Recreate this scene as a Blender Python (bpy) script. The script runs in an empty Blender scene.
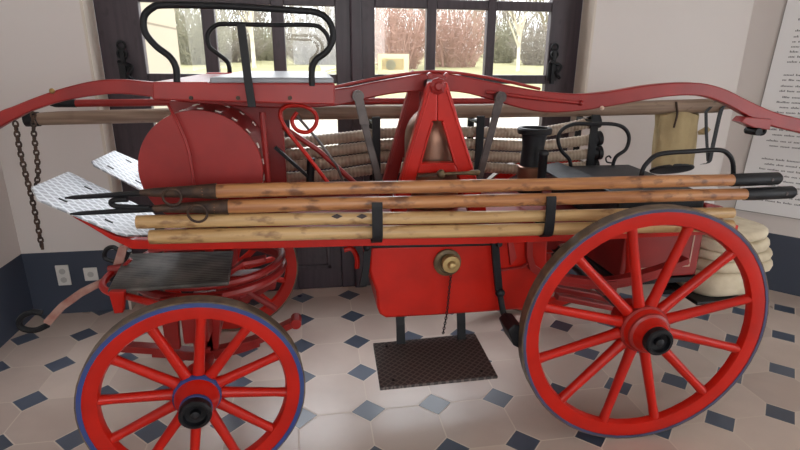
import bpy, math, random
from mathutils import Vector, Matrix
PI = math.pi
random.seed(7)
SC = bpy.context.scene
COL = SC.collection

# ------------------------------------------------------------------ camera
CAM = Vector((0, 0, 1.6383))
FPX = 525.57
YAW, PITCH, ROLL = -0.166409, 0.308249, 0.0091842
def _axes():
    cy, sy, cp, sp = math.cos(YAW), math.sin(YAW), math.cos(PITCH), math.sin(PITCH)
    f = Vector((-sy * cp, cy * cp, -sp)); r = Vector((cy, sy, 0)); u = r.cross(f)
    cr, sr = math.cos(ROLL), math.sin(ROLL)
    return cr * r + sr * u, -sr * r + cr * u, f
AX_R, AX_U, AX_F = _axes()
cam_data = bpy.data.cameras.new('camera')
cam_data.sensor_width = 36
cam_data.lens = FPX / 800 * 36
cam_data.clip_start = 0.05
cam_data.clip_end = 300
cam = bpy.data.objects.new('camera', cam_data)
COL.objects.link(cam)
cam.matrix_world = Matrix(((AX_R.x, AX_U.x, -AX_F.x, CAM.x), (AX_R.y, AX_U.y, -AX_F.y, CAM.y),
                           (AX_R.z, AX_U.z, -AX_F.z, CAM.z), (0, 0, 0, 1)))
SC.camera = cam

# ------------------------------------------------------------------ light and exposure
SC.view_settings.view_transform = 'Standard'
SC.view_settings.look = 'None'
SC.view_settings.gamma = 1
SC.view_settings.exposure = 0.0
world = bpy.data.worlds.new('overcast_sky')
SC.world = world
world.use_nodes = True
wn = world.node_tree
wn.nodes['Background'].inputs[0].default_value = (0.93, 0.97, 1.0, 1)
wn.nodes['Background'].inputs[1].default_value = 4.6
def area(name, loc, target, sx, sy, power, color):
    d = bpy.data.lights.new(name, 'AREA'); d.shape = 'RECTANGLE'; d.size = sx; d.size_y = sy
    d.energy = power; d.color = color
    o = bpy.data.objects.new(name, d); COL.objects.link(o); o.location = loc
    o.rotation_euler = (Vector(target) - Vector(loc)).to_track_quat('-Z', 'Y').to_euler()
    return o
# area lamp added at the rear window opening behind the visitor
area('daylight_rear_window', (0.5, -3.3, 2.0), (0.5, 2, 0.8), 2.0, 2.4, 22, (1.0, 0.985, 0.96))
area('left_fill_lamp', (-1.75, -1.9, 2.0), (2.6, 2.6, 0.9), 1.4, 1.8, 24, (1.0, 0.985, 0.96))  # added fill for the angled wall; the left wall has no window
# lamp added outside, boosting the daylight that enters by the glazed doors
area('door_daylight_boost', (0.31, 4.7, 3.1), (0.3, 2.0, 0.2), 3.4, 1.5, 190, (0.90, 0.94, 1.0))

# ------------------------------------------------------------------ helpers
def ray(px, py):
    return (AX_R * ((px - 400) / FPX) + AX_U * (-(py - 225) / FPX) + AX_F)
def at(px, py, y):
    d = ray(px, py)
    return CAM + d * ((y - CAM.y) / d.y)
def atz(px, py, z):
    d = ray(px, py)
    return CAM + d * ((z - CAM.z) / d.z)
ORIGIN = {}
def V(*a):
    return Vector(a)
def spline(pts, n=8, closed=False):
    P = [Vector(p) for p in pts]
    out = []
    m = len(P)
    for i in range(m if closed else m - 1):
        p1, p2 = P[i], P[(i + 1) % m]
        p0 = P[(i - 1) % m] if (closed or i > 0) else p1 * 2 - p2
        p3 = P[(i + 2) % m] if (closed or i + 2 < m) else p2 * 2 - p1
        for k in range(n):
            t = k / n
            out.append(0.5 * ((2 * p1) + (p2 - p0) * t + (2 * p0 - 5 * p1 + 4 * p2 - p3) * t * t + (3 * p1 - p0 - 3 * p2 + p3) * t ** 3))
    if not closed:
        out.append(P[-1])
    return out
class MB:
    def __init__(self):
        self.v, self.f = [], []
    def add(self, vs, fs):
        b = len(self.v)
        self.v += [Vector(q) for q in vs]
        self.f += [tuple(b + i for i in fc) for fc in fs]
        return self
    def box(self, c, s, rot=None):
        c = Vector(c); h = Vector(s) / 2
        vs = [Vector((x * h.x, y * h.y, z * h.z)) for z in (-1, 1) for y in (-1, 1) for x in (-1, 1)]
        if rot: vs = [rot @ q for q in vs]
        return self.add([c + q for q in vs], [(0, 2, 3, 1), (4, 5, 7, 6), (0, 1, 5, 4), (2, 6, 7, 3), (0, 4, 6, 2), (1, 3, 7, 5)])
    def bx(self, x0, x1, y0, y1, z0, z1):
        return self.box(((x0 + x1) / 2, (y0 + y1) / 2, (z0 + z1) / 2), (x1 - x0, y1 - y0, z1 - z0))
    def prism(self, poly, vec):
        n = len(poly); vec = Vector(vec)
        a = [Vector(p) for p in poly]; b = [p + vec for p in a]
        fs = [tuple(range(n - 1, -1, -1)), tuple(range(n, 2 * n))] + [(i, (i + 1) % n, n + (i + 1) % n, n + i) for i in range(n)]
        return self.add(a + b, fs)
    def strip(self, top, bot, vec):
        vec = Vector(vec); n = len(top)
        a = [Vector(p) for p in top]; b = [Vector(p) for p in bot]
        vs = a + b + [p + vec for p in a] + [p + vec for p in b]
        fs = []
        for i in range(n - 1):
            fs += [(i, i + 1, n + i + 1, n + i), (2 * n + i + 1, 2 * n + i, 3 * n + i, 3 * n + i + 1),
                   (i + 1, i, 2 * n + i, 2 * n + i + 1), (n + i, n + i + 1, 3 * n + i + 1, 3 * n + i)]
        fs += [(0, n, 3 * n, 2 * n), (n - 1, 3 * n - 1, 4 * n - 1, 2 * n - 1)]
        return self.add(vs, fs)
    def tube(self, path, r, n=10, closed=False, flat=None):
        P = [Vector(p) for p in path]; m = len(P)
        R = r if isinstance(r, (list, tuple)) else [r] * m
        tans = []
        for i in range(m):
            a = P[(i - 1) % m] if (closed or i > 0) else P[i]
            b = P[(i + 1) % m] if (closed or i < m - 1) else P[i]
            t = b - a
            tans.append(t.normalized() if t.length > 1e-9 else (tans[-1] if tans else V(1, 0, 0)))
        ref = V(0, 0, 1) if abs(tans[0].z) < 0.9 else V(0, 1, 0)
        u = (ref - tans[0] * ref.dot(tans[0])).normalized()
        vs = []
        for i in range(m):
            u = u - tans[i] * u.dot(tans[i])
            u = u.normalized() if u.length > 1e-6 else tans[i].orthogonal().normalized()
            w = tans[i].cross(u)
            for k in range(n):
                a = 2 * PI * k / n
                vs.append(P[i] + (u * math.cos(a) + w * math.sin(a)) * R[i])
        fs = []
        for i in range(m if closed else m - 1):
            j = (i + 1) % m
            for k in range(n):
                l = (k + 1) % n
                fs.append((i * n + k, i * n + l, j * n + l, j * n + k))
        if not closed:
            fs += [tuple(range(n - 1, -1, -1)), tuple((m - 1) * n + k for k in range(n))]
        return self.add(vs, fs)
    def bar(self, path, w, t, wdir):
        """flat bar: width w along wdir, thickness t across"""
        P = [Vector(p) for p in path]; m = len(P); wd = Vector(wdir).normalized()
        vs = []
        for i in range(m):
            tn = (P[min(i + 1, m - 1)] - P[max(i - 1, 0)]).normalized()
            nn = tn.cross(wd)
            nn = nn.normalized() if nn.length > 1e-6 else V(0, 0, 1)
            for a, b in ((-1, -1), (1, -1), (1, 1), (-1, 1)):
                vs.append(P[i] + wd * (a * w / 2) + nn * (b * t / 2))
        fs = [(3, 2, 1, 0), tuple((m - 1) * 4 + k for k in range(4))]
        for i in range(m - 1):
            for k in range(4):
                l = (k + 1) % 4
                fs.append((i * 4 + k, i * 4 + l, (i + 1) * 4 + l, (i + 1) * 4 + k))
        return self.add(vs, fs)
    def lathe(self, prof, o, axis, n=28):
        o = Vector(o); ax = Vector(axis).normalized(); u = ax.orthogonal().normalized(); w = ax.cross(u)
        vs, fs = [], []
        m = len(prof)
        for r, h in prof:
            for k in range(n):
                a = 2 * PI * k / n
                vs.append(o + ax * h + (u * math.cos(a) + w * math.sin(a)) * max(r, 1e-4))
        for i in range(m - 1):
            for k in range(n):
                l = (k + 1) % n
                fs.append((i * n + k, i * n + l, (i + 1) * n + l, (i + 1) * n + k))
        fs += [tuple(range(n - 1, -1, -1)), tuple((m - 1) * n + k for k in range(n))]
        return self.add(vs, fs)
    def ring(self, c, axis, R, r, n=28, k=8):
        c = Vector(c); ax = Vector(axis).normalized(); u = ax.orthogonal().normalized(); w = ax.cross(u)
        return self.tube([c + (u * math.cos(2 * PI * i / n) + w * math.sin(2 * PI * i / n)) * R for i in range(n)], r, k, closed=True)
    def ball(self, c, r, n=12):
        return self.lathe([(r * math.sin(PI * i / 8), -r * math.cos(PI * i / 8)) for i in range(9)], c, (0, 0, 1), n)
    def build(self, name, mat, parent=None, smooth=None, bevel=0, origin=None, kind=None, label=None):
        if origin is None:
            if parent: origin = ORIGIN[parent.name]
            else:
                n = len(self.v)
                xs = [q.x for q in self.v]; ys = [q.y for q in self.v]
                origin = V((min(xs) + max(xs)) / 2, (min(ys) + max(ys)) / 2, min(q.z for q in self.v))
        origin = Vector(origin)
        me = bpy.data.meshes.new(name)
        me.from_pydata([q - origin for q in self.v], [], self.f)
        me.update()
        import bmesh
        bm = bmesh.new(); bm.from_mesh(me); bmesh.ops.recalc_face_normals(bm, faces=bm.faces); bm.to_mesh(me); bm.free()
        o = bpy.data.objects.new(name, me); COL.objects.link(o)
        mats = mat if isinstance(mat, (list, tuple)) else [mat]
        for m in mats: me.materials.append(m)
        ORIGIN[o.name] = origin
        if parent:
            o.parent = parent; o.location = origin - ORIGIN[parent.name]
        else: o.location = origin
        if smooth:
            me.polygons.foreach_set('use_smooth', [True] * len(me.polygons))
            me.set_sharp_from_angle(angle=math.radians(smooth))
        if bevel:
            b = o.modifiers.new('bevel', 'BEVEL'); b.width = bevel; b.segments = 2; b.limit_method = 'ANGLE'; b.angle_limit = math.radians(40)
        if kind: o['kind'] = kind
        if label: o['label'] = label
        return o
def empty(name, loc):
    o = bpy.data.objects.new(name, None); COL.objects.link(o); o.location = loc; o.empty_display_size = 0.1
    ORIGIN[o.name] = Vector(loc)
    return o
def tag(o, label, cat, group=None, kind=None):
    o['label'] = label; o['category'] = cat
    if group: o['group'] = group
    if kind: o['kind'] = kind
    return o
def struct(o):
    o['kind'] = 'structure'; return o

# ------------------------------------------------------------------ materials
def s2l(c):
    return tuple(((x / 255) / 12.92 if x / 255 <= 0.04045 else ((x / 255 + 0.055) / 1.055) ** 2.4) for x in c)
def nodes(name):
    m = bpy.data.materials.new(name); m.use_nodes = True
    nt = m.node_tree; return m, nt, nt.nodes['Principled BSDF']
def mat(name, rgb, rough=0.5, metal=0.0, rgb2=None, scale=(8, 8, 8), bump=0.0, bscale=60, coat=0.0, detail=4, lo=0.4, hi=0.65, spec=0.5):
    m, nt, b = nodes(name)
    L, N = nt.links, nt.nodes
    b.inputs['Base Color'].default_value = (*s2l(rgb), 1)
    b.inputs['Roughness'].default_value = rough
    b.inputs['Metallic'].default_value = metal
    b.inputs['Specular IOR Level'].default_value = spec
    b.inputs['Coat Weight'].default_value = coat
    b.inputs['Coat Roughness'].default_value = 0.12
    tc = N.new('ShaderNodeTexCoord')
    if rgb2:
        mp = N.new('ShaderNodeMapping'); mp.inputs['Scale'].default_value = scale
        nz = N.new('ShaderNodeTexNoise'); nz.inputs['Scale'].default_value = 1; nz.inputs['Detail'].default_value = detail
        cr = N.new('ShaderNodeValToRGB')
        cr.color_ramp.elements[0].position = lo; cr.color_ramp.elements[0].color = (*s2l(rgb), 1)
        cr.color_ramp.elements[1].position = hi; cr.color_ramp.elements[1].color = (*s2l(rgb2), 1)
        L.new(tc.outputs['Object'], mp.inputs[0]); L.new(mp.outputs[0], nz.inputs[0]); L.new(nz.outputs[0], cr.inputs[0])
        L.new(cr.outputs[0], b.inputs['Base Color'])
    if bump:
        nz = N.new('ShaderNodeTexNoise'); nz.inputs['Scale'].default_value = bscale; nz.inputs['Detail'].default_value = 3
        bp = N.new('ShaderNodeBump'); bp.inputs['Strength'].default_value = bump; bp.inputs['Distance'].default_value = 0.01
        L.new(tc.outputs['Object'], nz.inputs[0]); L.new(nz.outputs[0], bp.inputs['Height']); L.new(bp.outputs[0], b.inputs['Normal'])
    return m
RED = mat('red_paint', (188, 27, 13), 0.38, rgb2=(172, 23, 11), scale=(6, 6, 6), spec=0.3, coat=0.08, bump=0.03, bscale=25)
REDD = mat('shaded_red_paint', (150, 34, 31), 0.42, rgb2=(134, 28, 27), scale=(6, 6, 6), spec=0.45, coat=0.08, bump=0.04, bscale=30)  # darker copy of the red paint, shade and window haze in its colour
IRON = mat('black_iron', (21, 22, 27), 0.5, 0.0, spec=0.3, rgb2=(15, 16, 19), scale=(20, 20, 20), bump=0.05)
RUST = mat('rusty_iron', (58, 44, 38), 0.6, 0.3, rgb2=(84, 62, 48), scale=(30, 30, 30), bump=0.1)
STEEL = mat('dull_steel', (92, 84, 82), 0.42, 0.5, rgb2=(70, 62, 62), scale=(14, 14, 14))
BLUE = mat('blue_line_paint', (44, 64, 128), 0.5, rgb2=(52, 70, 120), scale=(14, 14, 14))
SLATE = mat('slate_line_paint', (66, 68, 104), 0.5, rgb2=(54, 54, 78), scale=(10, 10, 10))
TYRE = mat('worn_iron_tyre', (92, 82, 72), 0.5, 0.35, rgb2=(122, 104, 84), scale=(20, 20, 20), bump=0.08)
BRASS = mat('brass', (176, 146, 84), 0.36, 0.75, rgb2=(146, 124, 78), scale=(30, 30, 30))
OLDBRASS = mat('tarnished_brass', (96, 80, 62), 0.5, 0.5, rgb2=(120, 102, 74), scale=(30, 30, 30))
COPPER = mat('dull_copper', (140, 104, 86), 0.40, 0.7, rgb2=(112, 86, 76), scale=(7, 7, 7))
LEATHER = mat('black_leather', (26, 28, 33), 0.48, spec=0.35, rgb2=(36, 39, 44), scale=(12, 12, 12), bump=0.15, bscale=90)
CANVAS = mat('canvas', (172, 154, 116), 0.9, rgb2=(150, 132, 98), scale=(9, 9, 5), bump=0.25, bscale=40)
CREAM = mat('white_canvas', (214, 202, 178), 0.9, rgb2=(196, 182, 156), scale=(10, 10, 10), bump=0.2, bscale=60)
WHITE = mat('white_plastic', (214, 212, 208), 0.4)
PAD = mat('glare_grey_seat', (146, 150, 156), 0.28, rgb2=(128, 131, 136), scale=(5, 5, 5))  # window glare put into the pale base colour
PINK = mat('bare_primer', (176, 140, 128), 0.5, rgb2=(150, 92, 82), scale=(12, 12, 12))
PAINTLINE = mat('cream_pinstripe', (206, 178, 160), 0.5)
PANEL = mat('printed_panel', (232, 232, 233), 0.4)
PANELEDGE = mat('panel_edge', (150, 146, 142), 0.5)
INK = mat('grey_ink', (118, 118, 122), 0.7)
HOUSE = None

def wood(name, c1, c2, knots, rough=0.35, stretch=1.0, axis=0, kpos=0.60):
    m, nt, b = nodes(name); L, N = nt.links, nt.nodes
    tc = N.new('ShaderNodeTexCoord'); mp = N.new('ShaderNodeMapping')
    s = [40, 40, 40]; s[axis] = 2.2 * stretch
    mp.inputs['Scale'].default_value = s
    nz = N.new('ShaderNodeTexNoise'); nz.inputs['Scale'].default_value = 1; nz.inputs['Detail'].default_value = 5
    cr = N.new('ShaderNodeValToRGB')
    cr.color_ramp.elements[0].position = 0.36; cr.color_ramp.elements[0].color = (*s2l(c2), 1)
    cr.color_ramp.elements[1].position = 0.6; cr.color_ramp.elements[1].color = (*s2l(c1), 1)
    mp2 = N.new('ShaderNodeMapping'); s2 = [26, 26, 26]; s2[axis] = 13
    mp2.inputs['Scale'].default_value = s2
    n2 = N.new('ShaderNodeTexNoise'); n2.inputs['Scale'].default_value = 1; n2.inputs['Detail'].default_value = 3
    c2r = N.new('ShaderNodeValToRGB')
    c2r.color_ramp.elements[0].position = kpos; c2r.color_ramp.elements[0].color = (0, 0, 0, 1)
    c2r.color_ramp.elements[1].position = kpos + 0.12; c2r.color_ramp.elements[1].color = (0.8, 0.8, 0.8, 1)
    mx = N.new('ShaderNodeMix'); mx.data_type = 'RGBA'
    mx.inputs[7].default_value = (*s2l(knots), 1)
    L.new(tc.outputs['Object'], mp.inputs[0]); L.new(mp.outputs[0], nz.inputs[0]); L.new(nz.outputs[0], cr.inputs[0])
    L.new(tc.outputs['Object'], mp2.inputs[0]); L.new(mp2.outputs[0], n2.inputs[0]); L.new(n2.outputs[0], c2r.inputs[0])
    L.new(c2r.outputs[0], mx.inputs[0]); L.new(cr.outputs[0], mx.inputs[6]); L.new(mx.outputs[2], b.inputs['Base Color'])
    b.inputs['Roughness'].default_value = rough
    bp = N.new('ShaderNodeBump'); bp.inputs['Strength'].default_value = 0.15; bp.inputs['Distance'].default_value = 0.004
    L.new(nz.outputs[0], bp.inputs['Height']); L.new(bp.outputs[0], b.inputs['Normal'])
    return m
POLE_DARK = wood('orange_pole_wood', (184, 130, 84), (152, 98, 62), (96, 62, 46), kpos=0.54)
POLE_LIGHT = wood('honey_pole_wood', (198, 164, 116), (172, 136, 90), (124, 88, 56), kpos=0.58)
BEAM = wood('weathered_beam_wood', (148, 126, 108), (120, 98, 82), (98, 78, 64), 0.6)
DOORWOOD = wood('dark_door_wood', (60, 48, 56), (48, 38, 46), (42, 33, 39), 0.42, axis=2)

def wall_mat():
    m, nt, b = nodes('plaster_with_dado'); L, N = nt.links, nt.nodes
    g = N.new('ShaderNodeNewGeometry'); sx = N.new('ShaderNodeSeparateXYZ')
    gt = N.new('ShaderNodeMath'); gt.operation = 'GREATER_THAN'; gt.inputs[1].default_value = 0.433
    mx = N.new('ShaderNodeMix'); mx.data_type = 'RGBA'
    mx.inputs[6].default_value = (*s2l((58, 66, 82)), 1)
    nz = N.new('ShaderNodeTexNoise'); nz.inputs['Scale'].default_value = 1.2; nz.inputs['Detail'].default_value = 3
    cr = N.new('ShaderNodeValToRGB')
    cr.color_ramp.elements[0].color = (*s2l((208, 200, 197)), 1); cr.color_ramp.elements[1].color = (*s2l((215, 209, 205)), 1)
    L.new(g.outputs['Position'], nz.inputs[0]); L.new(nz.outputs[0], cr.inputs[0])
    L.new(g.outputs['Position'], sx.inputs[0]); L.new(sx.outputs[2], gt.inputs[0]); L.new(gt.outputs[0], mx.inputs[0])
    L.new(cr.outputs[0], mx.inputs[7]); L.new(mx.outputs[2], b.inputs['Base Color'])
    b.inputs['Roughness'].default_value = 0.6
    return m
WALL = wall_mat()
REVEAL = mat('reveal_plaster', (206, 196, 184), 0.7)

TILE, TX0, TY0 = 0.33, -0.11445, 2.15938
def floor_mat():
    m, nt, b = nodes('octagon_and_dot_tiles'); L, N = nt.links, nt.nodes
    def math_(op, a, bb=None, c=None):
        n = N.new('ShaderNodeMath'); n.operation = op
        for i, q in enumerate((a, bb, c)):
            if q is None: continue
            if isinstance(q, (int, float)): n.inputs[i].default_value = q
            else: L.new(q, n.inputs[i])
        return n.outputs[0]
    g = N.new('ShaderNodeNewGeometry'); sx = N.new('ShaderNodeSeparateXYZ'); L.new(g.outputs['Position'], sx.inputs[0])
    u = math_('DIVIDE', math_('SUBTRACT', sx.outputs[0], TX0), TILE)
    v = math_('DIVIDE', math_('SUBTRACT', sx.outputs[1], TY0), TILE)
    fu = math_('ABSOLUTE', math_('SUBTRACT', u, math_('ROUND', u)))
    fv = math_('ABSOLUTE', math_('SUBTRACT', v, math_('ROUND', v)))
    d = math_('ADD', fu, fv)
    D, W = 0.262, 0.009
    dot = math_('LESS_THAN', d, D)
    g1 = math_('LESS_THAN', math_('MINIMUM', fu, fv), W)
    g1 = math_('MULTIPLY', g1, math_('SUBTRACT', 1, dot))
    g2 = math_('LESS_THAN', math_('ABSOLUTE', math_('SUBTRACT', d, D)), W * 1.4)
    grout = math_('MAXIMUM', g1, g2)
    cell = N.new('ShaderNodeCombineXYZ')
    L.new(math_('FLOOR', u), cell.inputs[0]); L.new(math_('FLOOR', v), cell.inputs[1])
    wn_ = N.new('ShaderNodeTexWhiteNoise'); wn_.noise_dimensions = '3D'; L.new(cell.outputs[0], wn_.inputs[0])
    nz = N.new('ShaderNodeTexNoise'); nz.inputs['Scale'].default_value = 5; nz.inputs['Detail'].default_value = 6
    L.new(g.outputs['Position'], nz.inputs[0])
    tcol = N.new('ShaderNodeValToRGB')
    tcol.color_ramp.elements[0].position = 0.3; tcol.color_ramp.elements[0].color = (*s2l((184, 165, 154)), 1)
    tcol.color_ramp.elements[1].position = 0.7; tcol.color_ramp.elements[1].color = (*s2l((204, 186, 174)), 1)
    mixv = math_('ADD', math_('MULTIPLY', wn_.outputs[0], 0.5), math_('MULTIPLY', nz.outputs[0], 0.5))
    L.new(mixv, tcol.inputs[0])
    cell2 = N.new('ShaderNodeCombineXYZ')
    L.new(math_('ROUND', u), cell2.inputs[0]); L.new(math_('ROUND', v), cell2.inputs[1])
    wn2 = N.new('ShaderNodeTexWhiteNoise'); L.new(cell2.outputs[0], wn2.inputs[0])
    dcol = N.new('ShaderNodeValToRGB')
    dcol.color_ramp.elements[0].color = (*s2l((58, 65, 80)), 1); dcol.color_ramp.elements[1].color = (*s2l((84, 94, 112)), 1)
    L.new(wn2.outputs[0], dcol.inputs[0])
    m1 = N.new('ShaderNodeMix'); m1.data_type = 'RGBA'; L.new(dot, m1.inputs[0]); L.new(tcol.outputs[0], m1.inputs[6]); L.new(dcol.outputs[0], m1.inputs[7])
    m2 = N.new('ShaderNodeMix'); m2.data_type = 'RGBA'; L.new(grout, m2.inputs[0]); L.new(m1.outputs[2], m2.inputs[6])
    m2.inputs[7].default_value = (*s2l((208, 194, 180)), 1)
    b.inputs['Specular IOR Level'].default_value = 0.75
    L.new(m2.outputs[2], b.inputs['Base Color'])
    rr = math_('ADD', math_('MULTIPLY', nz.outputs[0], 0.12), 0.24)
    L.new(math_('MAXIMUM', rr, math_('MULTIPLY', grout, 0.8)), b.inputs['Roughness'])
    bp = N.new('ShaderNodeBump'); bp.inputs['Strength'].default_value = 0.25; bp.inputs['Distance'].default_value = 0.003
    L.new(math_('SUBTRACT', math_('MULTIPLY', nz.outputs[0], 0.3), grout), bp.inputs['Height']); L.new(bp.outputs[0], b.inputs['Normal'])
    return m
FLOOR = floor_mat()

def glass_mat():
    m = bpy.data.materials.new('window_glass'); m.use_nodes = True
    nt = m.node_tree; N, L = nt.nodes, nt.links
    N.remove(N['Principled BSDF'])
    t = N.new('ShaderNodeBsdfTransparent'); g = N.new('ShaderNodeBsdfGlossy'); g.inputs['Roughness'].default_value = 0.02
    lw = N.new('ShaderNodeLayerWeight'); pw = N.new('ShaderNodeMath'); pw.operation = 'POWER'; pw.inputs[1].default_value = 4
    f = N.new('ShaderNodeMath'); f.operation = 'MULTIPLY_ADD'; f.inputs[1].default_value = 0.5; f.inputs[2].default_value = 0.04
    L.new(lw.outputs['Facing'], pw.inputs[0]); L.new(pw.outputs[0], f.inputs[0])
    x = N.new('ShaderNodeMixShader'); L.new(f.outputs[0], x.inputs[0]); L.new(t.outputs[0], x.inputs[1]); L.new(g.outputs[0], x.inputs[2])
    L.new(x.outputs[0], N['Material Output'].inputs[0])
    return m
GLASS = glass_mat()

def tread_mat(name, c1, c2, period, rough, metal, diag=True):
    """raised lozenge tread"""
    m, nt, b = nodes(name); N, L = nt.nodes, nt.links
    tc = N.new('ShaderNodeTexCoord'); mp = N.new('ShaderNodeMapping')
    mp.inputs['Rotation'].default_value = (0, 0, PI / 4 if diag else 0)
    mp.inputs['Scale'].default_value = (1 / period,) * 3
    L.new(tc.outputs['Object'], mp.inputs[0])
    sx = N.new('ShaderNodeSeparateXYZ'); L.new(mp.outputs[0], sx.inputs[0])
    def mth(op, a, bb=None):
        n = N.new('ShaderNodeMath'); n.operation = op
        for i, q in enumerate((a, bb)):
            if q is None: continue
            if isinstance(q, (int, float)): n.inputs[i].default_value = q
            else: L.new(q, n.inputs[i])
        return n.outputs[0]
    fx = mth('ABSOLUTE', mth('SUBTRACT', mth('FRACT', sx.outputs[0]), 0.5))
    fy = mth('ABSOLUTE', mth('SUBTRACT', mth('FRACT', sx.outputs[1]), 0.5))
    line = mth('LESS_THAN', mth('MINIMUM', fx, fy), 0.13)
    mx = N.new('ShaderNodeMix'); mx.data_type = 'RGBA'; L.new(line, mx.inputs[0])
    mx.inputs[6].default_value = (*s2l(c1), 1); mx.inputs[7].default_value = (*s2l(c2), 1)
    L.new(mx.outputs[2], b.inputs['Base Color'])
    bp = N.new('ShaderNodeBump'); bp.inputs['Strength'].default_value = 0.6; bp.inputs['Distance'].default_value = 0.004
    L.new(line, bp.inputs['Height']); L.new(bp.outputs[0], b.inputs['Normal'])
    b.inputs['Roughness'].default_value = rough; b.inputs['Metallic'].default_value = metal
    return m
TREAD = tread_mat('aluminium_tread_plate', (158, 162, 168), (208, 211, 216), 0.034, 0.42, 0.2)
RUBBER = tread_mat('worn_black_step_tread', (62, 56, 55), (100, 91, 88), 0.024, 0.5, 0.2)
def ribbed(name, c1, c2, freq):
    m, nt, b = nodes(name); N, L = nt.nodes, nt.links
    tc = N.new('ShaderNodeTexCoord'); wv = N.new('ShaderNodeTexWave'); wv.bands_direction = 'Y'
    wv.inputs['Scale'].default_value = freq; wv.inputs['Distortion'].default_value = 1.5; wv.inputs['Detail'].default_value = 3
    nz = N.new('ShaderNodeTexNoise'); nz.inputs['Scale'].default_value = 9; nz.inputs['Detail'].default_value = 6
    cr = N.new('ShaderNodeValToRGB')
    cr.color_ramp.elements[0].position = 0.35; cr.color_ramp.elements[0].color = (*s2l(c1), 1)
    cr.color_ramp.elements[1].position = 0.72; cr.color_ramp.elements[1].color = (*s2l(c2), 1)
    L.new(tc.outputs['Object'], wv.inputs[0]); L.new(tc.outputs['Object'], nz.inputs[0]); L.new(nz.outputs[0], cr.inputs[0])
    L.new(cr.outputs[0], b.inputs['Base Color'])
    bp = N.new('ShaderNodeBump'); bp.inputs['Strength'].default_value = 0.7; bp.inputs['Distance'].default_value = 0.006
    L.new(wv.outputs[1], bp.inputs['Height']); L.new(bp.outputs[0], b.inputs['Normal'])
    b.inputs['Roughness'].default_value = 0.5
    return m
MAT_RIB = ribbed('ribbed_black_leather', (62, 60, 58), (122, 116, 110), 16)
HOSE = mat('grey_hose', (182, 164, 144), 0.6, rgb2=(152, 134, 118), scale=(6, 20, 20))

# ------------------------------------------------------------------ room
YW, YD = 3.466, 3.62            # wall face, door face
XL, KX = -1.85, 3.04            # left wall, corner where the right wall turns towards the visitor
DX0, DX1, DTOP = -1.262, 1.872, 2.62
CEIL = 3.3
struct(MB().bx(-1.95, 6.4, -3.7, 3.75, -0.1, 0.0).build('floor', FLOOR))
struct(MB().bx(-1.95, 6.4, -3.7, 3.75, CEIL, CEIL + 0.1).build('ceiling', mat('ceiling_plaster', (222, 218, 210), 0.8)))
struct(MB().bx(XL - 0.1, XL, -3.7, YW + 0.2, 0, CEIL).build('wall_left', WALL))
w = MB().bx(XL, DX0, YW, YW + 0.24, 0, CEIL).bx(DX1, KX + 0.1, YW, YW + 0.24, 0, CEIL).bx(DX0, DX1, YW, YW + 0.24, DTOP, CEIL)
struct(w.build('wall_back', WALL))
WD = V(0.656, -0.755, 0); WN = V(-0.755, -0.656, 0)
K = V(KX, YW, 0)
e0, e1 = K - WD * 0.1, K + WD * 4.6
struct(MB().prism([e0, e1, e1 - WN * 0.12, e0 - WN * 0.12], (0, 0, CEIL)).build('wall_right', WALL))
# wall behind the visitor with its two window openings
w = MB().bx(-1.95, -0.3, -3.7, -3.6, 0, CEIL).bx(1.5, 6.4, -3.7, -3.6, 0, CEIL).bx(-0.3, 1.5, -3.7, -3.6, 0, 0.8).bx(-0.3, 1.5, -3.7, -3.6, 3.2, CEIL)
struct(w.build('wall_front', WALL))
# plaster reveal of the door niche
r = MB().bx(DX0 - 0.004, DX0 + 0.012, YW - 0.004, YD, 0, DTOP).bx(DX1 - 0.012, DX1 + 0.004, YW - 0.004, YD, 0, DTOP)
struct(r.build('trim_1', REVEAL))

# glazed double door
def leaf(name, x0, x1, cols, rows, ybase):
    zt = DTOP
    m = MB()
    xs = [x0] + [q for c in cols for q in c] + [x1]
    y0, y1 = YD, YD + 0.06
    for i in range(0, len(xs), 2):
        m.bx(xs[i], xs[i + 1], y0, y1, 0.0, zt)
    zs = [0.0] + [q for r_ in rows for q in r_] + [zt]
    for c in cols:
        for i in range(0, len(zs), 2):
            m.bx(c[0], c[1], y0 + 0.004, y1 - 0.004, zs[i], zs[i + 1])
    d = m.build(name, DOORWOOD, bevel=0.006)
    struct(d)
    for c in cols:
        for r_ in rows:
            MB().bx(c[0], c[1], YD + 0.026, YD + 0.032, r_[0], r_[1]).build('glass_pane', GLASS, d)
    # raised mouldings round the bottom panel
    p = MB()
    a, b_ = x0 + 0.24, x1 - 0.2
    p.bx(a, b_, y0 - 0.012, y0 + 0.01, 0.16, 0.19).bx(a, b_, y0 - 0.012, y0 + 0.01, 0.82, 0.85).bx(a, a + 0.03, y0 - 0.012, y0 + 0.01, 0.16, 0.85).bx(b_ - 0.03, b_, y0 - 0.012, y0 + 0.01, 0.16, 0.85)
    p.build('panel_moulding', DOORWOOD, d, bevel=0.004)
    return d
ROWS = [(1.03, 1.47), (1.53, 1.945), (2.005, 2.42)]
d1 = leaf('door_1', DX0 + 0.012, 0.30, [(-1.0, -0.645), (-0.565, -0.225), (-0.145, 0.175)], ROWS, 0)
d2 = leaf('door_2', 0.304, DX1 - 0.012, [(0.43, 0.775), (0.84, 1.19), (1.25, 1.64)], ROWS, 0)
struct(MB().bx(0.268, 0.345, YD - 0.03, YD - 0.001, 0, DTOP).build('trim_2', DOORWOOD, bevel=0.012))
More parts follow.
